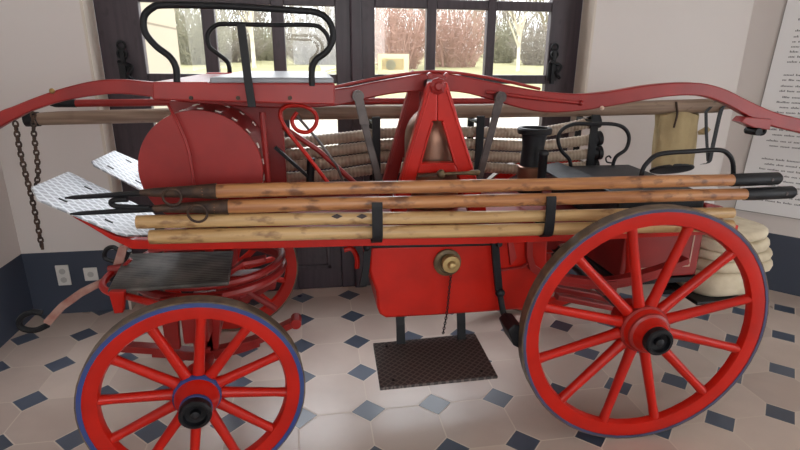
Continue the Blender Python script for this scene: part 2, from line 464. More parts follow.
# wrought iron bolts with an eight-shaped handle on each outer stile
def latch(d, px):
    c = at(px, 60, YD - 0.02)
    m = MB()
    m.ring(c + V(0, 0, 0.085), (0, 1, 0), 0.022, 0.008, 18, 6).ring(c + V(0, 0, 0.035), (0, 1, 0), 0.026, 0.008, 18, 6)
    m.bx(c.x - 0.035, c.x + 0.035, YD - 0.012, YD - 0.001, c.z - 0.14, c.z - 0.02)
    m.tube(spline([c + V(-0.03, 0, -0.01), c + V(0.05, -0.015, -0.04), c + V(0.02, -0.02, -0.09), c + V(0.055, 0, -0.12)], 5), 0.011, 6)
    m.bx(c.x - 0.012, c.x + 0.012, YD - 0.03, YD - 0.002, c.z - 0.16, c.z + 0.06)
    m.build('iron_latch', IRON, d, smooth=40)
latch(d1, 123); latch(d2, 554)
def paper(name, c):
    m, nt, b = nodes(name); N, L = nt.nodes, nt.links
    b.inputs['Base Color'].default_value = (*s2l(c), 1); b.inputs['Roughness'].default_value = 0.7
    t = N.new('ShaderNodeBsdfTranslucent'); t.inputs[0].default_value = (*s2l(c), 1)
    x = N.new('ShaderNodeMixShader'); x.inputs[0].default_value = 0.5
    L.new(b.outputs[0], x.inputs[1]); L.new(t.outputs[0], x.inputs[2]); L.new(x.outputs[0], N['Material Output'].inputs[0])
    return m
# small yellow framed notice stuck behind the glass
n0, n1 = at(377, 76, YD + 0.022), at(409, 54, YD + 0.022)
t = empty('window_notice', (n0.x, YD + 0.022, n0.z))
MB().bx(n0.x + 0.005, n1.x, YD + 0.018, YD + 0.022, 1.535, n1.z).build('frame', paper('yellow_notice', (252, 246, 222)), t)
MB().bx(n0.x + 0.03, n1.x - 0.035, YD + 0.0155, YD + 0.0178, 1.56, n1.z - 0.03).build('sheet', paper('cream_notice', (250, 246, 228)), t)
q = at(391, 65, YD)
MB().lathe([(0.035, 0), (0.035, 0.002)], (q.x, YD + 0.0152, q.z), (0, -1, 0), 9).build('blot', paper('white_green_blot', (240, 246, 238)), t)
tag(t, 'small yellow-bordered notice with pale blot on the lower left pane of the right door leaf', 'notice')

# sockets on the dado
def socket(x0, x1, z0, z1, label, two):
    t = empty('wall_socket', ((x0 + x1) / 2, YW, z0))
    MB().bx(x0, x1, YW - 0.012, YW - 0.0005, z0, z1).build('cover_plate', WHITE, t, bevel=0.004)
    cx = (x0 + x1) / 2
    zc = [(z0 * 0.3 + z1 * 0.7), (z0 * 0.72 + z1 * 0.28)] if two else [(z0 + z1) / 2]
    for z in zc:
        m = MB().lathe([(0.019, 0), (0.019, 0.002), (0.016, 0.002), (0.016, 0.0005)], (cx, YW - 0.0122, z), (0, -1, 0), 18)
        m.build('socket_insert', mat('socket_grey', (176, 174, 172), 0.5), t, smooth=30)
    tag(t, label, 'socket')
socket(-1.668, -1.59, 0.205, 0.345, 'tall white double socket on the dark dado, the one nearer the left corner', True)
socket(-1.505, -1.422, 0.228, 0.318, 'square white single socket on the dark dado nearer the red tow bar', False)

# printed board on the angled wall
def board():
    s0, s1, z0, z1 = 0.163, 1.35, 0.575, 2.35
    t = empty('information_board', K + WD * s0 + WN * 0.001 + V(0, 0, z0))
    def quad(a, b, z_0, z_1, t0, t1):
        sh = lambda z: WD * (0.035 * (z - 1.2))
        p = K + WD * a + WN * t0; q = K + WD * b + WN * t0
        return [p + V(0, 0, z_0) + sh(z_0), q + V(0, 0, z_0) + sh(z_0), q + V(0, 0, z_1) + sh(z_1), p + V(0, 0, z_1) + sh(z_1)], WN * (t1 - t0)
    MB().prism(*quad(s0, s1, z0, z1, 0.001, 0.014)).build('panel', PANEL, t)
    MB().prism(*quad(s0 - 0.006, s0 - 0.0005, z0, z1, 0.001, 0.016)).prism(*quad(s0 - 0.006, s1, z0 - 0.006, z0 - 0.0005, 0.001, 0.016)).build('edge_strip', PANELEDGE, t)
    rnd = random.Random(3)
    m = MB()
    z = 2.2
    para = [(5, 0.0), (9, 0.0), (8, 0.0), (4, 0.04), (9, 0.0), (6, 0.02)]
    k = 0
    # baselines follow the board in the photograph: paragraphs parted by gaps
    starts = []
    pz = lambda py: None
    for group in ([-32, -26, -21, -15, -9, -4, 2, 7], [20, 26, 31, 37, 42, 47, 52, 57, 62], [75, 80, 86, 91, 97, 102, 107, 112, 118, 124, 129, 134, 140, 145], [158, 163, 168, 173, 178, 183, 188, 193, 198]):
        for i, py in enumerate(group):
            # height of this line on the wall, read along the board edge
            px = 783 - 0.2565 * py
            d = ray(px + 18, py); s = (K - CAM).dot(WN) / d.dot(WN); zz = (CAM + d * s).z
            a = s0 + 0.085 + (0.0 if rnd.random() < 0.7 else 0.025)
            last = i == len(group) - 1
            end = a + (0.45 if last else 1.02)
            while a < min(end, s1 - 0.06):
                wl = rnd.uniform(0.018, 0.075)
                b = min(a + wl, s1 - 0.05)
                # a word: a run of short strokes of differing height
                x = a
                while x < b:
                    h = rnd.choice((0.008, 0.008, 0.009, 0.013))
                    m.prism(*quad(x, min(x + 0.0062, b), zz - 0.004, zz - 0.004 + h, 0.0141, 0.0146))
                    x += 0.0085
                a = b + 0.013
    m.build('text', INK, t)
    tag(t, 'white board with grey text mounted on the angled right wall', 'information board')
board()

# ------------------------------------------------------------------ park outside
def gz(y): return -0.25 + max(0, y - 17) / 43 * 1.2
struct(MB().prism([V(-60, 3.87, -0.27), V(-60, 17, -0.25), V(-60, 130, gz(130)), V(-60, 130, -3), V(-60, 3.87, -3)], (140, 0, 0)).build('lawn', mat('pale_winter_lawn', (146, 140, 100), 0.9, rgb2=(132, 128, 88), scale=(0.5, 0.5, 0.5), bump=0.3, bscale=8)))
def house_mat():
    m, nt, b = nodes('cream_stone_blocks'); N, L = nt.nodes, nt.links
    g = N.new('ShaderNodeNewGeometry'); mp = N.new('ShaderNodeMapping'); mp.inputs['Rotation'].default_value = (PI / 2, 0, PI / 2)
    br = N.new('ShaderNodeTexBrick'); br.inputs['Scale'].default_value = 1.0
    br.inputs['Brick Width'].default_value = 1.3; br.inputs['Row Height'].default_value = 0.52; br.inputs['Mortar Size'].default_value = 0.012
    br.inputs['Color1'].default_value = (*s2l((168, 158, 136)), 1); br.inputs['Color2'].default_value = (*s2l((160, 150, 130)), 1); br.inputs['Mortar'].default_value = (*s2l((120, 108, 88)), 1)
    L.new(g.outputs['Position'], mp.inputs[0]); L.new(mp.outputs[0], br.inputs[0]); L.new(br.outputs[0], b.inputs['Base Color'])
    b.inputs['Roughness'].default_value = 0.8
    return m
hx = -1.60
hy = 3.9
while at(178, 40, hy).x > hx: hy += 0.02
tag(MB().bx(hx - 4, hx, 3.9, hy, -0.26, 6).bx(hx - 4, hx + 0.06, 3.9, hy + 0.06, -0.26, 0.25).build('stone_building', house_mat(), bevel=0.02), 'cream stone block wing seen through the left edge of the left door', 'building')
struct(MB().bx(-40, 60, 3.87, 17, -0.26, -0.2).build('terrace', mat('pale_gravel', (176, 168, 156), 0.95, rgb2=(160, 152, 138), scale=(3, 3, 3), bump=0.3, bscale=50)))

TW = {}
def twig_mat(name, c, c2):
    return mat(name, c, 0.9, rgb2=c2, scale=(1.5, 1.5, 1.5), detail=2)
BARK = twig_mat('grey_bark', (150, 138, 120), (118, 108, 94))
BIRCH = twig_mat('pale_bark', (206, 198, 180), (178, 168, 150))
TWPINK = twig_mat('pinkish_twigs', (178, 144, 130), (158, 126, 112))
TWGREEN = twig_mat('greenish_twigs', (140, 136, 112), (118, 116, 94))
TWGREY = twig_mat('grey_twigs', (140, 132, 120), (120, 112, 102))
def cone(m, a, b, r0, r1):
    d = (b - a); u = d.orthogonal().normalized(); w_ = d.normalized().cross(u)
    vs = []
    for p, r_ in ((a, r0), (b, r1)):
        for k in range(3):
            an = 2 * PI * k / 3
            vs.append(p + (u * math.cos(an) + w_ * math.sin(an)) * r_)
    m.add(vs, [(0, 1, 4, 3), (1, 2, 5, 4), (2, 0, 3, 5)])
def branch(m, tw, p, d, ln, r, lev, rnd):
    q = p + d * ln
    cone(m if lev < 2 else tw, p, q, r, r * 0.68)
    if lev >= 5: return
    for k in range(3 if lev else 6):
        f = rnd.uniform(0.4, 1.0)
        nd = (d + Vector((rnd.uniform(-1, 1), rnd.uniform(-1, 1), rnd.uniform(-0.35, 0.7))) * (0.8 if lev else 0.65)).normalized()
        branch(m, tw, p + d * ln * f, nd, ln * rnd.uniform(0.55, 0.78), r * 0.55, lev + 1, rnd)
def tree(seed, x, y, h, bark, twig, label, group):
    rnd = random.Random(seed)
    m, tw = MB(), MB()
    g = gz(y) - 0.05
    branch(m, tw, V(x, y, g), V(rnd.uniform(-.05, .05), rnd.uniform(-.05, .05), 1).normalized(), h * 0.36, h * 0.016, 0, rnd)
    t = empty('bare_tree', (x, y, g))
    m.build('trunk', bark, t); tw.build('twigs', twig, t)
    tag(t, label, 'tree', group)
def shrub(seed, x, y, h, wd, n, twig, label, group):
    rnd = random.Random(seed); m = MB(); g = gz(y) - 0.05
    for i in range(n):
        a = rnd.uniform(0, 2 * PI); rr = wd * math.sqrt(rnd.random())
        p = V(x + rr * math.cos(a) * 0.6, y + rr * math.sin(a) * 0.4, g)
        hh = h * rnd.uniform(0.4, 1.0)
        q = V(x + rr * math.cos(a) * 1.1 + rnd.uniform(-1.2, 1.2), y + rr * math.sin(a) * .6, g + hh * (1 - 0.25 * (rr / wd) ** 2))
        mid = p.lerp(q, 0.5) + V(rnd.uniform(-.5, .5), rnd.uniform(-.3, .3), 0)
        cone(m, p, mid, 0.035, 0.026); cone(m, mid, q, 0.026, 0.012)
        for k in range(9):
            f = rnd.uniform(0.1, 0.98); b0 = p.lerp(q, f)
            b1 = b0 + V(rnd.uniform(-1.3, 1.3), rnd.uniform(-.6, .6), rnd.uniform(-.3, 1.0))
            cone(m, b0, b1, 0.020, 0.008)
    tag(m.build('bare_shrub', twig, origin=(x, y, g)), label, 'shrub', group)
def tx(px, y): return at(px, 60, y).x
sg, tg = 'bare shrubs beyond the lawn', 'bare trees beyond the lawn'
for i, (px, y, h, wd, n, tm, lb) in enumerate([
    (196, 56, 7.5, 3.6, 240, TWGREEN, 'greenish bare shrub seen beside the cream building'),
    (236, 62, 4.2, 3.0, 160, TWGREY, 'low grey bare shrub in the middle pane of the left door leaf'),
    (266, 68, 5.0, 3.6, 200, TWGREEN, 'greenish bare shrub behind the seat rail in the left door leaf'),
    (316, 58, 4.6, 3.6, 200, TWGREY, 'grey bare shrub in the right pane of the left door leaf'),
    (398, 50, 8.5, 3.0, 210, TWPINK, 'pinkish brown shrub behind the yellow notice'),
    (455, 54, 8.0, 3.6, 230, TWPINK, 'pinkish brown shrub in the middle pane of the right door leaf'),
    (500, 66, 6.0, 2.6, 220, TWGREEN, 'greenish shrub beside the pinkish shrub in the right door leaf'),
    (540, 60, 5.0, 3.0, 220, TWGREY, 'grey bare shrub in the right pane of the right door leaf')]):
    shrub(40 + i, tx(px, y), y, h, wd, n, tm, lb, sg)
for i, (px, y, h, bk, tm, lb) in enumerate([
    (184, 72, 17, BARK, TWGREY, 'tall bare tree just right of the cream building'),
    (222, 80, 19, BARK, TWGREEN, 'bare tree in the middle pane of the left door leaf'),
    (254, 50, 14, BIRCH, TWGREY, 'pale-trunked bare tree behind the iron seat post'),
    (294, 74, 18, BARK, TWGREEN, 'bare tree in the left half of the right pane, left door leaf'),
    (328, 82, 19, BARK, TWGREY, 'bare tree near the middle stile of the doors'),
    (376, 82, 15, BARK, TWPINK, 'bare tree behind the yellow notice'),
    (430, 98, 17, BARK, TWGREY, 'bare tree behind the left glazing bar of the right leaf'),
    (474, 84, 19, BARK, TWGREY, 'bare tree in the middle pane of the right door leaf'),
    (519, 46, 13, BIRCH, TWGREY, 'pale-trunked tree in the right pane of the right door leaf'),
    (546, 80, 19, BARK, TWGREEN, 'bare tree at the right edge of the right door leaf')]):
    tree(90 + i, tx(px, y), y, h, bk, tm, lb, tg)
rnd = random.Random(5); m = MB()
for i in range(9000):
    x = rnd.uniform(-60, 50); y = rnd.uniform(92, 104); h = rnd.uniform(5, 16)
    a = V(x, y, gz(y) + rnd.uniform(0, h * 0.7)); cone(m, a, a + V(rnd.uniform(-1.5, 1.5), rnd.uniform(-.5, .5), rnd.uniform(1, 4)), 0.07, 0.02)
tag(m.build('distant_wood', TWGREY, origin=(0, 98, gz(98))), 'hazy belt of bare woodland at the far edge of the lawn', 'woodland', kind='stuff')

# ------------------------------------------------------------------ the fire engine
ENG = empty('hand_pump_fire_engine', (0.45, 2.45, 0))
tag(ENG, 'antique red hand-pumped fire engine on four spoked wheels standing on the tiled floor', 'fire engine')
def part(m, name, mt, **k): return m.build(name, mt, ENG, **k)

def wheel(cx, cy, R, th, phase, side, hubr, front, nspoke=12):
    """side -1: outer face looks towards the visitor"""
    c = V(cx, cy, R)
    ex = V(math.cos(th), math.sin(th), 0); ey = V(-math.sin(th), math.cos(th), 0) * (-side)   # ey points inwards (away from outer face)
    ez = V(0, 0, 1)
    out = -ey
    def P(a, r, d): return c + ex * (r * math.cos(a)) + ez * (r * math.sin(a)) + ey * d
    n = 56
    def band(prof):
        m = MB(); k = len(prof); vs, fs = [], []
        for i in range(n):
            a = 2 * PI * i / n
            vs += [P(a, r, d) for r, d in prof]
        for i in range(n):
            j = (i + 1) % n
            for q in range(k):
                l = (q + 1) % k
                fs.append((i * k + q, i * k + l, j * k + l, j * k + q))
        return m.add(vs, fs)
    W = 0.056
    lw = 0.022 if front else 0.017
    fel = 0.06 if front else 0.062
    w_ = band([(R - 0.009, -W / 2 + 0.003), (R - 0.009, W / 2 - 0.003), (R - 0.02 - fel * 0.75, W / 2 - 0.008), (R - 0.016 - fel, W / 2 - 0.018), (R - 0.016 - fel, -W / 2 + 0.018), (R - 0.022 - fel * 0.8, -W / 2 + 0.005), (R - 0.022, -W / 2)]).build('wheel', RED, ENG, smooth=35, origin=c)
    band([(R, -W / 2), (R, W / 2), (R - 0.0085, W / 2), (R - 0.0085, -W / 2)]).build('tyre', TYRE, w_, smooth=35, origin=c)
    band([(R - 0.006, -W / 2 - 0.002), (R - 0.006, -W / 2 - 0.0002), (R - lw, -W / 2 - 0.0002), (R - lw, -W / 2 - 0.002)]).build('blue_line', BLUE if front else SLATE, w_, smooth=35, origin=c, label='blue painted line round the rim')
    # nave
    dish = 0.025
    prof = [(hubr * 0.62, 0.14), (hubr * 0.8, 0.12), (hubr * 0.9, 0.06), (hubr * 1.0, 0.045), (hubr * 1.08, 0.02), (hubr * 1.10, -0.03), (hubr * 1.06, -0.05), (hubr * 0.95, -0.068), (hubr * 0.78, -0.09), (hubr * 0.70, -0.115)]
    oc = c + ey * dish
    hub = MB().lathe([(r, h) for r, h in prof], oc, ey, 32).build('hub', RED, w_, smooth=40, origin=oc)
    bandmat = BLUE if front else REDD
    if not front: MB().lathe([(hubr * 0.9, -0.062), (hubr * 1.0, -0.064), (hubr * 0.98, -0.074), (hubr * 0.88, -0.08)], oc, ey, 32).build('hub_ring', REDD, w_, smooth=40, origin=oc)
    MB().lathe([(hubr * 1.06, -0.012), (hubr * 1.16, -0.016), (hubr * 1.16, -0.034), (hubr * 1.06, -0.044)], oc, ey, 32).build('hub_ring', bandmat, w_, smooth=40, origin=oc)
    if front:
        MB().lathe([(hubr * 0.74, -0.098), (hubr * 0.77, -0.10), (hubr * 0.77, -0.114), (hubr * 0.70, -0.116)], oc, ey, 32).build('hub_ring', BLUE, w_, smooth=40, origin=oc)
    q_ = hubr if front else hubr * 0.84
    MB().lathe([(q_ * 0.66, -0.112), (q_ * 0.76, -0.118), (q_ * 0.76, -0.145), (q_ * 0.68, -0.152), (q_ * 0.56, -0.152), (q_ * 0.50, -0.135), (q_ * 0.24, -0.132), (q_ * 0.22, -0.15), (q_ * 0.08, -0.155)], oc, ey, 28).build('hub_cap', IRON, w_, smooth=40, origin=oc)
    for k in range(nspoke):
        a = math.radians(phase) + 2 * PI * k / nspoke
        r0, r1 = hubr * 0.9, R - 0.016 - fel + 0.008
        s0, s1 = (0.0215, 0.0165) if front else (0.0235, 0.0185)
        path, rad = [], []
        for i in range(7):
            f = i / 6; r_ = r0 + (r1 - r0) * f
            path.append(P(a, r_, dish * (1 - f) * 0.8))
            rad.append(s0 + (s1 - s0) * f + (0.004 if f < 0.1 else 0) + (0.0035 if f > 0.95 else 0))
        MB().tube(path, rad, 10).build('spoke', RED, w_, smooth=50, origin=path[0])
    return w_
wheel(-0.472, 1.81, 0.405, 0.126, 82, -1, 0.076, True)
wheel(1.365, 1.81, 0.544, -0.059, 75, -1, 0.092, False)
wheel(-0.52, 3.10, 0.40, 0.126, 70, 1, 0.072, True)
wheel(1.45, 3.05, 0.539, -0.059, 80, 1, 0.086, False)

# axles, springs and turntable
part(MB().tube([V(-0.474, 1.9, 0.40), V(-0.515, 3.03, 0.40)], 0.026, 10), 'front_axle', REDD, smooth=40)
part(MB().tube([V(1.387, 1.9, 0.539), V(1.445, 2.98, 0.539)], 0.026, 10), 'rear_axle', IRON, smooth=40)
def spring(pts, y):
    m = MB(); P = spline([at(a, b, y) for a, b in pts], 6)
    m.bar(P, 0.05, 0.03, (0, 1, 0))
    n = len(P); m.bar([q - V(0, 0, 0.02) for q in P[n // 5:-n // 5]], 0.05, 0.018, (0, 1, 0))
    c = P[n // 2]; m.box(c, (0.06, 0.07, 0.07))
    for q in (P[0], P[-1]): m.lathe([(0.024, -0.035), (0.024, 0.035)], q, (0, 1, 0), 14)
    part(m, 'leaf_spring', REDD, smooth=40, bevel=0.003)
spring([(116, 346), (160, 349), (205, 352), (252, 341), (296, 321)], 2.12)
spring([(150, 296), (185, 300), (215, 303), (245, 298), (272, 284)], 2.85)
part(MB().ring((-0.50, 2.46, 0.665), (0, 0, 1), 0.33, 0.022, 40, 8).ring((-0.50, 2.46, 0.715), (0, 0, 1), 0.33, 0.018, 40, 8), 'turntable_ring', REDD, smooth=40)
part(MB().bx(-0.55, -0.45, 2.0, 2.95, 0.52, 0.645), 'bolster', REDD, bevel=0.01)
part(MB().bx(-0.54, -0.45, 2.1, 2.2, 0.40, 0.53).bx(-0.55, -0.46, 2.8, 2.9, 0.40, 0.53), 'spring_block', REDD, bevel=0.008)
part(MB().tube([at(243, 289, 2.3), at(276, 309, 2.3)], 0.016, 8).tube([at(230, 285, 2.4), at(240, 306, 2.4)], 0.018, 8), 'stay_rod', REDD, smooth=40)
part(MB().bar([at(226, 275, 2.25), at(244, 262, 2.25), at(266, 258, 2.3)], 0.05, 0.02, (0, 1, 0)).bx(at(225, 275, 2.3).x, at(266, 275, 2.3).x, 2.3, 2.38, at(240, 288, 2.3).z, at(240, 276, 2.3).z), 'cross_beam', REDD, bevel=0.004)
# front foot mat on its red frame
zf = 0.735
c_ = [atz(*p, zf) for p in ((127, 257), (234, 254), (229, 286), (108, 294))]
m = MB(); mid = []
part(MB().prism(c_, (0, 0, 0.018)), 'foot_mat', MAT_RIB, bevel=0.006, label='worn ribbed black leather foot mat')
fr = [atz(102, 281, 0.715), atz(108, 295, 0.71), atz(150, 304, 0.70), atz(232, 296, 0.70)]
part(MB().tube(spline([atz(124, 262, 0.715), atz(104, 281, 0.715), atz(107, 291, 0.71), atz(130, 297, 0.705), atz(160, 305, 0.70)], 5), 0.015, 8), 'frame_bar', RED, smooth=40)
a = at(112, 292, 2.02)
part(MB().prism([at(108, 292, 2.02), at(124, 292, 2.02), at(123, 313, 2.02), at(114, 314, 2.02)], (0, 0.03, 0)), 'bracket', RED, bevel=0.004)
part(MB().prism([at(158, 300, 2.08), at(176, 298, 2.08), at(180, 350, 2.08), at(166, 350, 2.08)], (0, 0.03, 0)).prism([at(206, 297, 2.1), at(222, 296, 2.1), at(218, 352, 2.1), at(206, 352, 2.1)], (0, 0.03, 0)), 'bracket', REDD, bevel=0.004)

# tow bar with its coupling ring
tb = MB().strip([at(126, 268, 2.42), at(104, 278.5, 2.42), at(78, 291, 2.42), at(58, 305, 2.42), at(42, 322, 2.42)], [at(127, 273, 2.42), at(106, 284, 2.42), at(82, 297, 2.42), at(64, 310, 2.42), at(50, 326, 2.42)], (0, 0.03, 0))
tow = part(tb, 'tow_bar', PINK, bevel=0.004, label='worn pale red tow bar with bare primer showing')
MB().tube(spline([at(*p, 2.44) for p in ((48, 325), (36, 330), (24, 329), (19, 323), (23, 316), (33, 312), (42, 313))], 5), 0.014, 8).build('tow_hook', IRON, tow, smooth=40)
m = MB().tube(spline([at(*p, 2.40) for p in ((116, 262), (105, 258), (106, 250), (113, 247), (120, 251))], 5), 0.010, 8)
m.tube([at(128, 250, 2.38), at(112, 280, 2.38)], 0.016, 8)
part(m, 'coupling_shackle', IRON, smooth=40)
part(MB().prism([at(118, 248, 2.36), at(128, 245, 2.36), at(122, 268, 2.36), at(112, 268, 2.36)], (0, 0.03, 0)), 'coupling_plate', PINK, bevel=0.003)
part(MB().tube([at(109, 270, 2.35), at(128, 267, 2.35)], 0.02, 8).tube([at(118, 272, 2.33), at(131, 259, 2.33)], 0.008, 6), 'coupling_pin', REDD, smooth=40)

# body: side rails, floor boards, foot plates
def rail(y, ty):
    top = [at(70, 215, 2.05), at(90, 224, 2.05), at(114, 236, 2.05), at(134, 240, 2.05), at(200, 241, 2.05), at(370, 237, 2.05), at(480, 235.5, 2.05), at(600, 232, 2.05)]
    bot = [at(76, 219, 2.05), at(92, 228, 2.05), at(110, 239, 2.05), at(132, 249, 2.05), at(200, 250, 2.05), at(370, 246, 2.05), at(480, 244, 2.05), at(600, 240, 2.05)]
    top.append(V(1.95, 2.05, top[-1].z)); bot.append(V(1.95, 2.05, bot[-1].z))
    for L_ in (top, bot):
        for q in L_: q.y = y
    part(MB().strip(top, bot, (0, ty, 0)), 'side_rail', RED, bevel=0.004)
rail(2.05, 0.04); rail(2.86, 0.04)
part(MB().bx(-0.66, 1.0, 2.09, 2.86, 0.895, 0.91), 'floor_board', REDD)
def plate(pts, yn, yf, label):
    P = [Vector(p) for p in pts]
    n = (P[2] - P[0]).cross(P[3] - P[0]).normalized()
    if n.z < 0: n = -n
    o = MB().prism([p + n * 0.004 for p in P], -n * 0.008).build('foot_plate', TREAD, ENG, bevel=0.002, label=label)
    # slots
    def on(f, g):
        a = P[0].lerp(P[-1], f); b = P[2].lerp(P[3], f); return a.lerp(b, g)
    for f, g in ((0.22, 0.2), (0.30, 0.78), (0.80, 0.18)):
        c = on(f, g); d = (P[-1] - P[0]).normalized()
        MB().bar([c - d * 0.016 + n * 0.0055, c + d * 0.016 + n * 0.0055], 0.012, 0.003, (P[2] - P[0])).build('bolt_slot', IRON, o)
    return o
def on_plane(px, py, A, n):
    d = ray(px, py); return CAM + d * ((A - CAM).dot(n) / d.dot(n))
def slope_plate(a, za, b, zb, c, pts, label):
    A, B, C_ = atz(*a, za), atz(*b, zb), atz(*c, za)
    n = (B - A).cross(C_ - A).normalized()
    plate([on_plane(px, py, A, n) for px, py in pts], 0, 0, label)
slope_plate((37, 200), 1.133, (116.6, 233.4), 0.995, (68, 172), [(37, 200), (31, 188), (68, 172), (152, 212), (160, 222), (150, 236), (126, 236), (116.6, 233.4)], 'near tread-plate foot board')
slope_plate((94, 166), 1.150, (140, 190), 1.01, (114, 151), [(94, 166), (91.4, 161.5), (114, 151), (172, 176), (176, 204), (140, 190)], 'far tread-plate foot board')

# hose reel drum with rivets
dc = V(-0.438, 2.15, 1.205)
drum = part(MB().lathe([(0.234, 0.0), (0.236, 0.003), (0.236, 0.34), (0.234, 0.343)], dc, (0, 1, 0), 64), 'reel_drum', REDD, smooth=30)
riv = MB()
for yy in (0.05, 0.29):
    for k in range(22):
        a = 2 * PI * k / 22 + 0.1
        p = dc + V(math.cos(a) * 0.236, yy, math.sin(a) * 0.236)
        riv.box(p, (0.022, 0.016, 0.006), Matrix.Rotation(-a + PI / 2, 3, 'Y'))
riv.build('rivet', mat('bare_rivet', (214, 200, 190), 0.4, 0.3), drum, smooth=40, kind='stuff')
part(MB().tube(spline([at(168, 104, 2.13), at(178, 124, 2.12), at(188, 150, 2.12), at(194, 186, 2.12)], 5), 0.006, 6), 'tie_rod', REDD, smooth=40)

# driver's bench with iron arm rails
bz0, bz1 = 1.447, 1.538
bench = part(MB().strip([at(152, 83, 1.97), at(335, 83, 1.97)], [at(152, 100, 1.97), at(335, 105, 1.97)], (0, 0.035, 0)), 'bench', REDD, bevel=0.006)
MB().bx(-0.52, 0.09, 2.90, 2.935, bz0, bz1 + 0.02).build('bench_board', RED, bench, bevel=0.006)
MB().bx(-0.53, -0.35, 1.97, 2.93, 1.540, 1.552).build('bench_deck', REDD, bench, bevel=0.003)
MB().bx(-0.345, 0.085, 1.985, 2.90, 1.545, 1.567).build('bench_pad', PAD, bench, bevel=0.006, label='bench top coloured pale for window glare')
def rail_loop(pts, y, r): return MB().tube(spline([at(a, b, y) for a, b in pts], 6), r, 10)
rail_loop([(177, 82), (176, 68), (170, 57), (156, 46), (145, 32), (144, 17), (152, 8), (165, 5), (220, 6), (290, 10), (318, 13), (330, 23), (333, 38), (327, 51), (316, 60), (312, 70), (312, 86)], 1.975, 0.0115).build('arm_rail', IRON, bench, smooth=60)
rail_loop([(230, 76), (228, 63), (218, 54), (209, 46), (208, 34), (215, 26), (226, 24), (270, 25), (310, 25), (322, 29), (329, 40), (327, 52), (316, 60), (311, 66), (311, 76)], 2.92, 0.0115).build('arm_rail', IRON, bench, smooth=60)
MB().bar([at(241, 24, 1.955), at(248, 80, 1.955), at(252, 107, 1.955)], 0.028, 0.008, (1, 0, 0)).build('iron_strap', IRON, bench, bevel=0.001)
for px in (191, 238, 290):
    MB().lathe([(0.008, 0), (0.007, 0.004)], at(px, 98, 1.968), (0, -1, 0), 8).build('bolt', RUST, bench)
# bench supports
part(MB().bx(-0.62, -0.13, 2.52, 2.56, 0.91, 1.447), 'bench_support', REDD, bevel=0.005)
part(MB().tube([at(262, 112, 2.2), at(268, 182, 2.2)], 0.012, 8), 'bench_stay', REDD, smooth=40)

# curled handle rod, levers
m = MB().tube(spline([at(*p, 2.24) for p in ((329, 184), (306, 154), (287, 130), (280, 114), (287, 106), (303, 106), (315, 113), (316, 124), (308, 132), (297, 130), (292, 121), (297, 112))], 7), 0.0085, 8)
part(m, 'curled_handle_rod', RED, smooth=60)
part(MB().tube([at(297, 116, 2.3), at(318, 140, 2.3), at(337, 166, 2.3), at(345, 186, 2.3)], 0.006, 6), 'thin_rod', STEEL, smooth=60)
part(MB().tube([at(283, 127, 2.4), at(318, 150, 2.4), at(356, 184, 2.4)], 0.012, 8), 'brace_rod', REDD, smooth=60)
part(MB().bar([at(275, 147, 2.5), at(310, 178, 2.5)], 0.03, 0.014, (0, 1, 0)).tube([at(311, 158, 2.5), at(310, 184, 2.5)], 0.02, 10), 'brake_lever', IRON, smooth=40)

# pump lever: the long rocking beam
yl = 2.425
top = [(-110, 168), (-60, 142), (-20, 122), (0, 111), (12, 106.5), (28, 100), (50, 92), (72, 85.5), (96, 80.5), (120, 79.5), (150, 82), (200, 86.5), (270, 90.5), (335, 89), (370, 83), (400, 77.5), (437, 72.5), (470, 77.5), (510, 85.5), (545, 91.5), (580, 94), (610, 91.5), (640, 86.5), (665, 83.5), (688, 82.5), (708, 84), (728, 90), (750, 101), (775, 112), (800, 118.5), (840, 128), (880, 138), (895, 142)]
bot = [(-108, 186), (-58, 160), (-18, 138), (0, 127), (14, 119.5), (30, 111.5), (52, 104), (74, 99), (97, 95.5), (120, 94), (150, 97), (200, 104), (270, 108), (335, 106), (370, 98), (400, 93), (437, 91), (470, 94), (510, 105.5), (545, 112.5), (580, 111), (610, 106.5), (640, 101), (665, 97), (688, 95.5), (708, 97.5), (728, 105), (750, 117), (775, 127), (800, 133), (840, 144), (880, 156), (895, 160)]
T = spline([at(a, b, yl) for a, b in top], 3); B = spline([at(a, b, yl) for a, b in bot], 3)
lever = part(MB().strip(T, B, (0, 0.05, 0)), 'pump_lever', REDD, smooth=40, bevel=0.006)
MB().tube([at(486, 92, 2.42), at(540, 99, 2.415), at(580, 103, 2.42)], 0.009, 8).ball(at(581, 103, 2.416), 0.014).build('truss_rod', REDD, lever, smooth=60)
MB().tube(spline([at(330, 88, 2.42), at(385, 77, 2.415), at(437, 71.5, 2.415), at(490, 78, 2.415), at(540, 89, 2.42)], 5), 0.007, 8).build('truss_rod', REDD, lever, smooth=60)
for px in (-95, 885):
    a = at(px, 150 if px > 0 else 170, 2.45)
    MB().tube([V(a.x, 1.98, a.z), V(a.x, 2.92, a.z)], 0.02, 10).build('lever_handle', BEAM, lever, smooth=40)
MB().prism([at(741, 122, 2.41), at(746, 117, 2.41), at(772, 119, 2.41), at(770, 130, 2.41), at(755, 128, 2.41)], (0, 0.07, 0)).build('handle_socket', REDD, lever, bevel=0.004)
MB().ring(at(762, 131, 2.44), (0, 1, 0), 0.016, 0.010, 16, 8).lathe([(0.02, -0.04), (0.02, 0.04)], at(753, 131, 2.44), (0, 1, 0), 12).build('iron_hook', IRON, lever, smooth=40)
for p in ((52, 91), (602, 108)): MB().ball(at(*p, 2.42), 0.011).build('bolt', PAINTLINE if p[0] > 500 else BRASS, lever, smooth=40)

